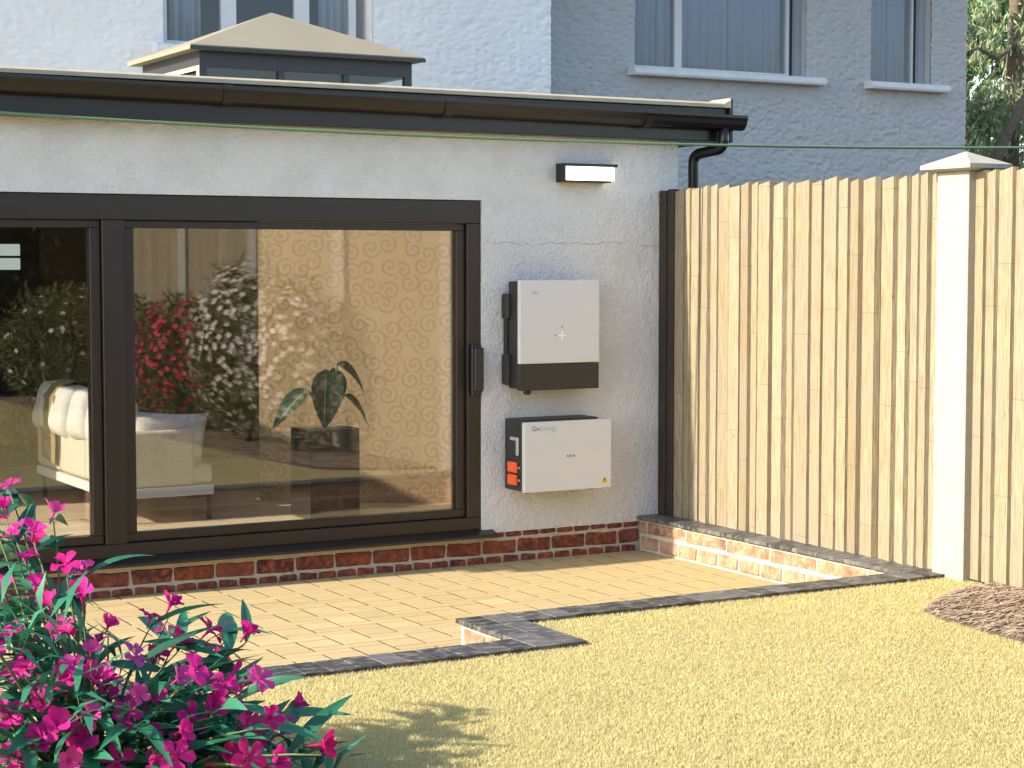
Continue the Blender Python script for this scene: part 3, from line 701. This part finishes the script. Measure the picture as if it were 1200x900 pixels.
iv = empty('solar_inverter', (-.885, 0, 1.40), 'white and black solar inverter with a plus shaped light on the rendered wall', 'inverter')
x0, x1 = -1.172, -.597
par(MB().box(x0 + .004, x1 - .02, -.17, -.045, 1.085, 1.742, .012, 2).build('chassis', 'plastic_black'), iv)
par(MB().box(x0 - .022, x1 + .0, -.085, -.002, 1.51, 1.665, .012, 2).box(x0 - .022, x1, -.085, -.002, 1.105, 1.295, .012, 2).box(x0 - .004, x1 - .02, -.05, -.002, 1.295, 1.51).build('heat_sink', 'plastic_black'), iv)
par(MB().box(x0, x1, -.198, -.165, 1.238, 1.75, .009, 3).build('front_panel', 'panel_white'), iv)
par(MB().box(x0 + .003, x1 - .003, -.195, -.165, 1.075, 1.236, .007, 3).build('lower_panel', 'plastic_black'), iv)
par(MB().tube([(-1.075, -.12, 1.09), (-1.075, -.12, 1.052)], .024, 12).tube([(-1.075, -.12, 1.055), (-1.075, -.12, 1.045)], .018, 12).build('cable_gland', 'plastic_black'), iv)
cxx, czz = -.871, 1.409
for nm, bx in (('light_bar', (cxx - .027, cxx + .027, czz - .0035, czz + .0035)), ('light_bar', (cxx - .0035, cxx + .0035, czz - .03, czz + .03))):
    par(MB().box(bx[0], bx[1], -.2004 if bx[1] - bx[0] > .02 else -.2, -.197, bx[2], bx[3]).build(nm, 'led_white'), iv)
for dx, dz in ((-.05, 0), (.05, 0), (0, .053), (0, -.053)):
    par(MB().tube([(cxx + dx, -.197, czz + dz), (cxx + dx, -.1995, czz + dz)], .0055, 10).build('indicator', 'ink_grey' if dx < 0 or dz > 0 else 'silver'), iv)
text_mesh('Giv', .03, 'ink_teal', iv, (-1.088, -.1985, 1.662), .0006)

bt = empty('battery_unit', (-.86, 0, .67), 'white battery box with orange connectors mounted low on the rendered wall', 'battery')
x0, x1 = -1.168, -.545
par(MB().box(x0 - .003, -.62, -.215, -.012, .462, .898, .004).build('chassis', 'plastic_black'), bt)
par(MB().box(x0, x1, -.252, -.217, .456, .886, .004, 2).box(-.615, x1, -.217, -.04, .458, .884, .004).build('front_cover', 'panel_white'), bt)
par(MB().box(x0 - .012, x0 - .0035, -.19, -.16, .68, .79, .002).box(x0 - .012, x0 - .0035, -.16, -.09, .77, .79, .002).build('side_handle', 'silver'), bt)
for zz in (.605, .528):
    c_ = MB().box(x0 - .02, x0 - .0035, -.175, -.07, zz - .032, zz + .032, .004).box(x0 - .028, x0 - .02, -.16, -.085, zz - .018, zz + .018, .003).build('connector', 'connector_orange'); par(c_, bt)
    par(MB().tube([(x0 - .0035, -.195, zz), (x0 - .012, -.195, zz)], .008, 8).build('side_stud', 'silver'), bt)
wd = text_mesh('Giv', .042, 'ink_navy', bt, (-1.118, -.2525, .832), .0003)
text_mesh('Energy', .042, 'ink_teal', bt, (-1.118 + wd + .003, -.2525, .832))
for k in range(3): par(MB().box(-.868 + k * .022, -.856 + k * .022, -.2535, -.2515, .662, .676, .001).build('indicator', 'ink_grey'), bt)
wt = MB().prism([(-.617, .488), (-.572, .488), (-.5945, .530)], 'y', -.2535, -.2515).build('warning_triangle', 'warn_yellow'); par(wt, bt)
par(MB().prism([(-.598, .516), (-.588, .516), (-.592, .508), (-.586, .508), (-.599, .492), (-.595, .504), (-.602, .504)], 'y', -.2545, -.2533).build('warning_bolt', 'ink_black'), wt)
for xx in (-1.12, -.665): par(MB().tube([(xx, -.20, .458), (xx, -.20, .447)], .016, 10).build('foot', 'plastic_black'), bt)

# ---------------------------------------------------------------- green line over the patio
cb = []
A_, B_ = Vector((-6.0, -.13, 2.70)), Vector((3.6, -.66, 2.675))
for k in range(41):
    t_ = k / 40; p = A_.lerp(B_, t_); p.z -= .105 * 4 * t_ * (1 - t_); cb.append(p)
ln_ = MB().tube(cb, .009, 8).build('washing_line', 'cable_green', smooth=True); tag(ln_, 'thin green washing line strung from the eaves over the patio', 'line')
tag(MB((3.6, -.66, -.06)).tube([(3.6, -.66, -.06), (3.61, -.66, 1.5), (3.6, -.66, 2.85)], [.05, .047, .042], 12).tube([(3.6, -.60, 2.665), (3.6, -.72, 2.665)], .012, 8).build('line_pole', 'pole_wood'), 'round wooden pole holding the green washing line behind the fence', 'pole')

# ---------------------------------------------------------------- things in the room
FZ = .298
sf = empty('sofa', (-3.13, 1.4, FZ), 'cream fabric sofa with white cushions behind the sliding door', 'sofa')
sx0, sx1, sy0, sy1 = -3.45, -2.815, .66, 2.30
par(MB().box(sx0, sx1, sy0, sy1, FZ + .155, FZ + .215, .008, 2).build('base_rail', 'sofa_rail'), sf)
for (xx, yy) in ((sx0 + .04, sy0 + .05), (sx1 - .02, sy0 + .05), (sx0 + .04, sy1 - .05), (sx1 - .02, sy1 - .05)):
    par(MB().box(xx - .012, xx + .012, yy - .012, yy + .012, FZ, FZ + .155).box(min(xx, xx + (.10 if xx < -3.1 else -.14)), max(xx, xx + (.10 if xx < -3.1 else -.14)), yy - .010, yy + .010, FZ + .135, FZ + .156).build('leg', 'frame_black'), sf)
for k in range(3):
    ya = sy0 + .01 + k * .54; par(MB().box(sx0 - .0, sx0 + .11, ya, ya + .533, FZ + .22, FZ + .53, .03, 4).build('back_panel', 'sofa_fabric', smooth=False), sf)
par(MB().box(sx0 + .112, sx1 - .125, sy0, sy0 + .10, FZ + .22, FZ + .555, .02, 4).build('side_panel', 'sofa_fabric'), sf)
par(MB().box(sx0 + .112, sx1 - .125, sy1 - .10, sy1, FZ + .22, FZ + .555, .02, 4).build('side_panel', 'sofa_fabric'), sf)
par(MB().box(sx0 + .112, sx1, sy0 + .015, sy1 - .105, FZ + .217, FZ + .34, .03, 4).build('seat_cushion', 'sofa_fabric'), sf)
def pillow(w_, h_, d_, seed, pinch=.12):
    b = MB(); n_ = 12; rr = random.Random(seed); G = {}
    for s_ in (1, -1):
        for i in range(n_ + 1):
            for j in range(n_ + 1):
                u, v = i / n_ * 2 - 1, j / n_ * 2 - 1
                ed = (1 - u ** 4) * (1 - v ** 4); edge = i in (0, n_) or j in (0, n_)
                if s_ == -1 and edge: G[(s_, i, j)] = G[(1, i, j)]; continue
                k = 1 - pinch * ((1 - u * u) * (abs(v) > .8) * .5 + (1 - v * v) * (abs(u) > .8) * .5)
                wob = math.sin(u * 3 + seed) * math.cos(v * 2.3 + seed * 2) * .06
                G[(s_, i, j)] = b.bm.verts.new((u * w_ / 2 * k, s_ * d_ / 2 * (max(ed, 0) ** .5 + wob * ed), v * h_ / 2 * k))
    for s_ in (1, -1):
        for i in range(n_):
            for j in range(n_):
                q = [G[(s_, i, j)], G[(s_, i + 1, j)], G[(s_, i + 1, j + 1)], G[(s_, i, j + 1)]]
                if len(set(q)) == 4: b.bm.faces.new(q)
    return b
for k, yy in enumerate((.92, 1.31, 1.70, 2.09)):
    o = pillow(.34, .36, .27, k, .0).build('back_cushion', 'sofa_cushion', smooth=True); o.rotation_euler = (R(9 + 2 * k), R((-3, 4, -2, 3)[k]), R(90)); o.location = (sx0 + .085, yy, FZ + .60 + .012 * (k % 2)); par(o, sf)
o = pillow(.50, .40, .17, 7).build('side_cushion', 'sofa_cushion', smooth=True); o.rotation_euler = (R(8), R(4), 0); o.location = (-3.07, sy0 + .14, FZ + .46); par(o, sf)
# throw blanket over the back
b = MB(); path = [(-3.20, .66), (-3.24, .75), (-3.29, .795), (-3.35, .80), (-3.42, .775), (-3.475, .70), (-3.487, .60), (-3.48, .50), (-3.475, .38), (-3.474, .27)]
rowsv = []
for i, (xx, zz) in enumerate(path):
    row = []
    for j in range(9):
        y_ = 1.66 + j / 8 * .30 + i * .012; wv = .010 * math.sin(j * 1.9 + i * .4); zz2 = zz + (.03 * (j / 8) if i == len(path) - 1 else 0)
        row.append((b.bm.verts.new((xx - abs(wv), y_, FZ + zz2)), b.bm.verts.new((xx - abs(wv) + .008, y_, FZ + zz2 - .008))))
    rowsv.append(row)
for r0, r1 in zip(rowsv, rowsv[1:]):
    for j in range(8):
        b.bm.faces.new((r0[j][0], r0[j + 1][0], r1[j + 1][0], r1[j][0])); b.bm.faces.new((r0[j][1], r1[j][1], r1[j + 1][1], r0[j + 1][1]))
tag(b.build('throw_blanket', 'blanket', smooth=True), 'brown knitted throw hanging over the back of the cream sofa', 'blanket')

pp = empty('potted_plant', (-2.165, .44, FZ), 'dark square planter holding a broad leaved green houseplant', 'plant')
pot = MB().box(-2.332, -1.998, .33, .62, FZ, FZ + .545, .004)
pot = pot.build('pot', 'pot_dark'); par(pot, pp)
par(MB().box(-2.325, -2.005, .337, .613, FZ + .535, FZ + .549).build('soil', 'soil'), pp)
def big_leaf(base, d, nrm, L, W_, curl, name='leaf'):
    d = Vector(d).normalized(); s_ = d.cross(Vector(nrm)).normalized(); n_ = s_.cross(d)
    b = MB(); uvs = {}; rows_ = []
    for i in range(11):
        t_ = i / 10; wd_ = W_ * (math.sin(min(1, t_ * 1.0) ** .75 * math.pi) ** .8) * (1 - .25 * t_) if 0 < i < 10 else 0.001
        c = Vector(base) + d * L * t_ + n_ * (-curl * L * t_ * t_)
        r_ = []
        for j, u in enumerate((-.5, -.25, 0, .25, .5)):
            v = b.bm.verts.new(c + s_ * wd_ * u * 1.0 + n_ * (.18 * wd_ * abs(u) * 2)); uvs[v] = (u + .5, t_); r_.append(v)
        rows_.append(r_)
    ul = b.bm.loops.layers.uv.new('UVMap')
    for r0, r1 in zip(rows_, rows_[1:]):
        for j in range(4):
            f = b.bm.faces.new((r0[j], r0[j + 1], r1[j + 1], r1[j]))
            for lp in f.loops: lp[ul].uv = uvs[lp.vert]
    return b.build(name, 'alocasia_leaf', smooth=True)
crown = (-2.165, .47, FZ + .545)
for (tip, d, nrm, L, W_, curl) in (
    ((-2.19, .40, 1.21), (-.10, -.14, -1), (0, -1, .1), .37, .24, .0),
    ((-2.11, .47, 1.215), (-.05, .05, -1), (.35, -1, .1), .32, .21, .05),
    ((-2.30, .42, 1.09), (-.75, -.05, -.55), (-.5, -.6, .7), .32, .14, .25),
    ((-2.09, .46, 1.235), (1, -.05, -.55), (.5, -.6, .7), .28, .15, .35),
    ((-2.06, .42, 1.045), (.85, -.05, -.65), (.5, -.6, .7), .25, .12, .25)):
    lf = big_leaf(tip, d, nrm, L, W_, curl); par(lf, pp)
    mid = Vector(crown).lerp(Vector(tip), .55) + Vector((.03 if tip[0] > -2.1 else -.01, 0, .04))
    st = [Vector(crown).lerp(mid, k / 4) if k <= 4 else mid.lerp(Vector(tip), (k - 4) / 4) for k in range(9)]
    par(MB().tube(st, .007, 6).build('leaf_stalk', 'stem', smooth=True), lf)

# ---------------------------------------------------------------- foreground oleander
def petal_flower(seed, size):
    rr = random.Random(seed); b = MB(); open_ = rr.uniform(.25, .75)
    for k in range(5):
        an = 2 * math.pi * k / 5 + rr.uniform(-.15, .15); op = open_ + rr.uniform(-.18, .18)
        ca, sa = math.cos(an), math.sin(an); rows_ = []
        for i in range(5):
            t_ = i / 4; wd_ = size * (.03, .07, .14, .155, .05)[i] * rr.uniform(.92, 1.08); r_ = size * (.02 + .52 * t_ * (.35 + open_ * .75)); h = size * (.34 * t_ * (1.25 - op) - .16 * t_ * t_ * op)
            tw = rr.uniform(-.05, .05) * size
            rows_.append([b.bm.verts.new((ca * r_ - sa * u * wd_, sa * r_ + ca * u * wd_, h + abs(u) * wd_ * .30 + tw * u)) for u in (-1, 0, 1)])
        for r0, r1 in zip(rows_, rows_[1:]):
            for j in range(2): b.bm.faces.new((r0[j], r0[j + 1], r1[j + 1], r1[j]))
    b.tube([(0, 0, -size * .32), (0, 0, -size * .1), (0, 0, size * .04)], [size * .02, size * .035, size * .06], 6)
    me = b.mesh('flower', True); me.materials.append(M['petal_magenta']); return me
def lance_leaf(seed):
    rr = random.Random(seed); b = MB(); cv = rr.uniform(.1, .5); tw = rr.uniform(-.4, .4); rows_ = []
    for i in range(8):
        t_ = i / 7; wd_ = (.015, .055, .078, .085, .078, .06, .034, .004)[i]; z_ = .15 * t_ - cv * t_ * t_; q = tw * t_
        rows_.append([b.bm.verts.new((t_, u * wd_ * math.cos(q), z_ + (abs(u) * wd_ * .35 + u * wd_ * math.sin(q)))) for u in (-1, 0, 1)])
    for r0, r1 in zip(rows_, rows_[1:]):
        for j in range(2): b.bm.faces.new((r0[j], r0[j + 1], r1[j + 1], r1[j]))
    me = b.mesh('leaf', True); me.materials.append(M['oleander_leaf']); return me
FL = [(-5.27,-4.04,1.14),(-5.31,-4.13,1.08),(-5.31,-4.25,1.02),(-5.15,-4.11,1.05),(-5.23,-4.19,0.97),(-5.31,-4.37,0.95),(-5.25,-4.54,0.75),(-4.83,-4.31,0.75),(-4.92,-4.38,0.73),(-4.88,-4.52,0.67),(-4.69,-4.29,0.65),(-4.62,-4.44,0.66),(-4.95,-4.72,0.60),(-4.91,-4.40,0.61),(-4.71,-4.40,0.59),(-5.10,-4.40,0.67),(-5.03,-4.56,0.65),(-5.27,-4.65,0.63),(-5.40,-4.58,0.64),(-5.40,-4.45,0.87),(-5.08,-4.83,0.47),(-5.02,-4.92,0.46),(-5.44,-4.80,0.45),(-5.29,-4.77,0.51),(-5.08,-4.71,0.54),(-4.90,-4.99,0.43),(-4.81,-4.92,0.49),(-4.55,-4.85,0.37),(-4.49,-4.53,0.43),(-4.89,-4.87,0.54),(-4.68,-4.65,0.55),(-4.85,-4.66,0.56),(-5.15,-4.84,0.54),(-5.35,-4.73,0.56),(-5.29,-4.89,0.45),(-5.12,-4.98,0.42),(-4.75,-4.97,0.37),(-5.34,-4.49,0.69),(-5.38,-4.46,0.74),(-4.79,-4.94,0.44),(-4.95,-4.84,0.50),(-4.61,-4.22,0.62),(-4.84,-4.32,0.66),(-4.70,-4.52,0.55),(-5.28,-4.40,0.83),(-5.09,-4.22,0.87),(-5.45,-4.67,0.54),(-5.05,-4.78,0.57),(-5.13,-4.62,0.60),(-4.61,-4.70,0.41),(-4.77,-4.71,0.54)]
FL += [(-5.36,-4.96,0.46),(-5.18,-4.51,0.84),(-5.47,-4.81,0.45),(-4.87,-4.90,0.61),(-5.49,-4.70,0.59),(-5.39,-4.32,1.07),(-5.24,-4.59,0.75),(-5.20,-4.89,0.42),(-5.26,-4.83,0.55),(-4.91,-4.91,0.55),(-4.80,-5.08,0.54),(-5.24,-4.56,0.95),(-5.22,-4.77,0.64),(-5.35,-4.62,0.60),(-5.13,-4.61,0.76),(-4.89,-5.13,0.45),(-5.29,-4.38,1.03),(-4.73,-5.29,0.50),(-5.39,-4.79,0.49),(-5.45,-4.53,0.71),(-5.30,-4.43,0.87),(-4.78,-4.96,0.63),(-4.80,-5.09,0.42),(-5.08,-5.06,0.46),(-5.37,-4.88,0.55),(-5.31,-4.61,0.84),(-5.29,-4.89,0.50),(-4.97,-4.92,0.67),(-5.05,-5.03,0.52),(-5.27,-4.64,0.60)]
BASE = Vector((-5.15, -4.5, ZL))
ol = empty('oleander_shrub', BASE, 'magenta flowering oleander shrub with narrow blue green leaves in front of the patio', 'shrub')
fmesh = [petal_flower(k, .12) for k in range(8)]; lmesh = [lance_leaf(k) for k in range(6)]
rr = random.Random(21)
pts = [Vector(p) for p in FL]
for k in range(46):       # further blooms round the back and low down
    q = Vector((rr.uniform(-5.95, -4.55), rr.uniform(-4.95, -4.0), 0))
    top = 1.15 if q.x < -5.3 else max(.32, 1.15 - (q.x + 5.3) * 1.05)
    q.z = ZL + rr.uniform(.12, max(.15, (top - ZL) * (.62 if q.x > -5.5 else .95))); pts.append(q)
leafjobs = []
stems = MB(BASE)
for k, p in enumerate(pts):
    out = Vector((p.x - BASE.x, p.y - BASE.y, 0)); foot = BASE + out * .18 + Vector((rr.uniform(-.06, .06), rr.uniform(-.06, .06), 0))
    mid = foot.lerp(p, .5) + Vector((0, 0, .07)) + out * -.12
    path = []
    for i in range(9):
        t_ = i / 8; path.append(foot * (1 - t_) ** 2 + mid * 2 * t_ * (1 - t_) + (p - Vector((0, 0, .03))) * t_ * t_)
    stems.tube(path, [.009 * (1 - .75 * i / 8) for i in range(9)], 5)
    dirv = (p - path[-3]).normalized() + Vector((rr.uniform(-.5, .5), rr.uniform(-.75, .15), rr.uniform(-.1, .35)))
    o = link('flower', fmesh[k % 8]); o.location = p; o.rotation_euler = dirv.to_track_quat('Z', 'Y').to_euler(); o.rotation_euler.rotate_axis('Z', rr.uniform(0, 6.28))
    s_ = rr.uniform(.72, 1.05) * (.8 if k > len(FL) else 1); o.scale = (s_, s_, s_ * rr.uniform(.9, 1.3)); par(o, ol)
    for m_ in range(8 if k < 7 else (4 if k < 51 else 1)):
        i = rr.randrange(3, 9); leafjobs.append((path[i], out, k))
rr.shuffle(leafjobs)
def leaf_mat(p, out):
    an = math.atan2(out.y, out.x) + rr.uniform(-1.5, 1.5); up = rr.uniform(-.25, .75)
    q = Vector((math.cos(an), math.sin(an), up)).to_track_quat('X', 'Z'); s_ = rr.uniform(.20, .32)
    return Matrix.Translation(p) @ q.to_matrix().to_4x4() @ Matrix.Rotation(rr.uniform(-.6, .6), 4, 'X') @ Matrix.Diagonal((s_, s_ * rr.uniform(.85, 1.25), s_, 1))
for (p, out, k) in leafjobs[:300]:
    o = link('leaf', lmesh[rr.randrange(6)]); o.matrix_world = leaf_mat(p, out); mw = o.matrix_world.copy(); o.parent = ol; o.matrix_parent_inverse = Matrix.Translation(BASE).inverted(); o.matrix_basis = mw
par_st = stems.build('stems', 'stem', smooth=True); par_st.parent = ol; par_st.location = (0, 0, 0)
inner = MB(); VV = []; 
P = []; D = []
for k in range(900):
    q = Vector((rr.uniform(-5.95, -4.5), rr.uniform(-4.95, -4.0), 0)); top = 1.05 if q.x < -5.3 else max(.28, 1.0 - (q.x + 5.3) * 1.0)
    q.z = ZL + rr.uniform(.02, max(.08, (top - ZL) * .8)); P.append(q[:]); D.append((rr.uniform(-1, 1), rr.uniform(-1, 1), rr.uniform(-.3, .8)))
P = np.array(P); D = np.array(D); n = len(P)
o = leaf_mesh('inner_leaves', P, D, np.tile([0, 0, 1.], (n, 1)), rng.uniform(.12, .22, n), rng.uniform(.02, .032, n), 'oleander_leaf'); tag(o, kind='stuff'); par(o, ol)

# ---------------------------------------------------------------- shrubs by the fence, hedge, trees
def bush(name, label, c, rx, ry, h, nl, nf, lmat, pmat, group=None, droop=.2, fs=.065, ls=.11):
    r = empty(name, c, label, 'shrub', group)
    b = MB(c)
    for k in range(9):
        an = rng.uniform(0, 6.28); p0 = Vector(c); p1 = p0 + Vector((math.cos(an) * rx * .6, math.sin(an) * ry * .6, h * rng.uniform(.6, .9)))
        b.tube([p0, p0.lerp(p1, .5) + Vector((0, 0, .1)), p1], [.016, .011, .005], 5)
    o = b.build('stems', 'stem', smooth=True); o.parent = r; o.location = (0, 0, 0)
    def cloud(n_):
        u = unit(rng.normal(0, 1, (n_, 3))); rad = rng.uniform(.45, 1.0, n_) ** .6
        u *= rad[:, None]; lump = 1 + .16 * np.sin(u[:, 0] * 7 + c[1]) * np.cos(u[:, 1] * 6 + u[:, 2] * 5)
        u *= lump[:, None]
        return u
    u = cloud(nl); P = np.array(c) + u * np.array([rx, ry, h * .5]) + np.array([0, 0, h * .52]); P[:, 2] = np.maximum(P[:, 2], c[2] + .03)
    D = u * np.array([1, 1, .6]) + rng.normal(0, .5, (nl, 3)) + np.array([0, 0, .35 - droop])
    o = leaf_mesh('foliage', P, D, np.tile([0, 0, 1.], (nl, 1)) + rng.normal(0, .5, (nl, 3)), rng.uniform(.7, 1.3, nl) * ls, rng.uniform(.7, 1.3, nl) * ls * .2, lmat); tag(o, kind='stuff'); par(o, r)
    if nf:
        u = unit(rng.normal(0, 1, (nf, 3)) * np.array([1, 1, .9]) + np.array([-.35, .1, .25])); u *= rng.uniform(.82, 1.08, nf)[:, None]
        P0 = np.array(c) + u * np.array([rx, ry, h * .5]) + np.array([0, 0, h * .52]); P0[:, 2] = np.maximum(P0[:, 2], c[2] + .1)
        PP, DD, NN = [], [], []
        for p, nn in zip(P0, unit(u)):
            t1 = unit(np.cross(nn, [.3, .2, 1.])); t2 = np.cross(nn, t1)
            for k in range(5):
                an = 2 * math.pi * k / 5; d_ = t1 * math.cos(an) + t2 * math.sin(an); PP.append(p); DD.append(d_ + nn * .35); NN.append(nn)
        m_ = len(PP); o = leaf_mesh('blossoms', np.array(PP), np.array(DD), np.array(NN), np.full(m_, fs * .55), np.full(m_, fs * .42), pmat, bend=.03); tag(o, kind='stuff'); par(o, r)
    return r
zb = ZL + .015
bush('flowering_bush', 'white flowered bush on the mulch bed nearest to the patio end of the fence', (-.5, -4.72, zb), .42, .6, 1.45, 1500, 420, 'bush_leaf', 'petal_white', 'bushes along the fence')
bush('flowering_bush', 'tall white flowered bush on the mulch bed beside the pink flowered one', (-.52, -5.75, zb), .5, .80, 1.6, 2200, 560, 'bush_leaf', 'petal_white', 'bushes along the fence')
bush('flowering_bush', 'pink flowered bush growing on the mulch bed along the fence', (-.55, -7.35, zb), .5, .85, 1.28, 2800, 420, 'bush_leaf', 'petal_pink', 'bushes along the fence')
bush('flowering_bush', 'low sparse white flowered bush on the mulch bed beside the leafy green one', (-.45, -9.05, zb), .45, .7, 1.2, 3200, 90, 'bush_leaf', 'petal_white', 'bushes along the fence')
bush('flowering_bush', 'leafy green bush with few white flowers at the far end of the mulch bed', (-.85, -10.45, zb), .7, .95, 1.32, 5200, 60, 'bush_leaf', 'petal_white', 'bushes along the fence')
# hedge across the end of the garden
hg = empty('garden_hedge', (-5, -13.2, -.05), 'tall dark evergreen hedge across the end of the garden', 'hedge')
n = 16000; P = np.stack([rng.uniform(-13.5, 4, n), -13.0 + rng.normal(0, .28, n), rng.uniform(0, 3.6, n)], 1); D = rng.normal(0, 1, (n, 3)) + np.array([0, .6, .2])
o = leaf_mesh('foliage', P, D, rng.normal(0, 1, (n, 3)), rng.uniform(.1, .22, n), rng.uniform(.06, .11, n), 'hedge_leaf'); tag(o, kind='stuff'); par(o, hg)
b = MB((-5, -13.2, -.05))
for k in range(24): b.tube([(-13.3 + k * .72, -13.2, -.05), (-13.3 + k * .72 + rng.uniform(-.1, .1), -13.2, 2.9)], [.05, .02], 6)
o = b.build('trunks', 'bark'); o.parent = hg; o.location = (0, 0, 0)
par(MB().box(-13.6, 4.0, -13.5, -13.4, -.05, 3.3).build('backing', 'hedge_leaf'), hg)

def tree(name, label, base, limbs, sprays, n_leaf, mat, ls, lw_, droop, spread):
    r = empty(name, base, label, 'tree'); b = MB(base); ends = []
    for pts_, r0, r1 in limbs:
        m_ = len(pts_); b.tube(pts_, [r0 + (r1 - r0) * i / (m_ - 1) for i in range(m_)], 10)
    o = b.build('trunk', 'bark', smooth=True); o.parent = r; o.location = (0, 0, 0)
    PP, DD = [], []
    per = n_leaf // len(sprays)
    for (p0, p1) in sprays:
        p0, p1 = np.array(p0), np.array(p1); t_ = rng.uniform(0, 1, per)[:, None]
        q = p0 + (p1 - p0) * t_ + rng.normal(0, 1, (per, 3)) * spread * (.4 + t_); q[:, 2] -= np.abs(rng.normal(0, spread, per)) * droop * 1.5
        PP.append(q); DD.append(unit(p1 - p0) * .5 + rng.normal(0, .45, (per, 3)) + np.array([0, 0, -droop]))
    P = np.concatenate(PP); D = np.concatenate(DD); n_ = len(P)
    o = leaf_mesh('crown', P, D, rng.normal(0, 1, (n_, 3)), rng.uniform(.6, 1.4, n_) * ls, rng.uniform(.7, 1.3, n_) * lw_, mat); tag(o, kind='stuff'); par(o, r)
    return r
bx, by = 10.5, 7.6
limbs = [([(bx, by, -.06), (bx + .05, by, 1.6), (bx - .1, by, 3.2), (bx, by, 5), (bx - .2, by, 7.5)], .2, .06),
         ([(bx - .08, by - .1, 2.0), (9.3, 6.9, 2.6), (9.13, 6.6, 2.98), (9.29, 6.6, 3.19), (9.66, 6.6, 3.78), (10.1, 6.6, 4.5)], .085, .05),
         ([(bx, by, 4.6), (9.9, 7.3, 4.35), (9.3, 7.0, 4.42), (8.8, 6.9, 4.3)], .03, .012),
         ([(bx, by, 3.6), (9.9, 7.2, 3.85), (9.35, 7, 3.75), (8.9, 6.9, 3.6)], .025, .01),
         ([(9.25, 7.6, -.06), (9.2, 7.6, 3), (9.25, 7.6, 5.6)], .09, .05)]
sprays = []
for k in range(110):
    z = rng.uniform(2.6, 7.2); an = rng.uniform(0, 6.28); ln2 = rng.uniform(.8, 2.0) * (1.1 - (z - 2.6) / 9)
    p0 = (bx - .1 + math.cos(an) * .2, by + math.sin(an) * .2, z + .1); sprays.append((p0, (p0[0] + math.cos(an) * ln2, p0[1] + math.sin(an) * ln2, z - rng.uniform(.1, .5))))
for k in range(26):
    x_ = rng.uniform(9.0, 10.3); z_ = rng.choice((3.35, 3.6, 3.75, 4.0, 4.85, 5.0, 5.1)); sprays.append(((x_ + .3, 7.3, z_ + .1), (x_ - .3, 7.05, z_ - .12)))
tree('weeping_tree', 'drooping conifer with russet tipped sprays beyond the corner of the grey house', (bx, by, -.06), limbs, sprays, 10000, 'conifer_leaf', .13, .028, .75, .10)
for (label, cx, cy, hh, rx, nm) in (('dark broadleaf tree far behind the drooping conifer', 15.5, 14, 9, 2.6, 0), ('pale green broadleaf tree far behind the drooping conifer and the grey house', 12.2, 17, 8.5, 2.6, 1)):
    sp = []
    for k in range(70):
        u = unit(rng.normal(0, 1, 3)); p1 = np.array([cx, cy, hh * .55]) + u * np.array([rx, rx, hh * .48]); p0 = np.array([cx, cy, hh * .5]) + u * np.array([rx, rx, hh * .45]) * .4
        sp.append((p0, p1))
    tree('broadleaf_tree', label, (cx, cy, -.06), [([(cx, cy, -.06), (cx + .1, cy, hh * .4), (cx, cy, hh * .85)], .22, .05)], sp, 9000, 'back_leaf', .3, .17, .1, .35)
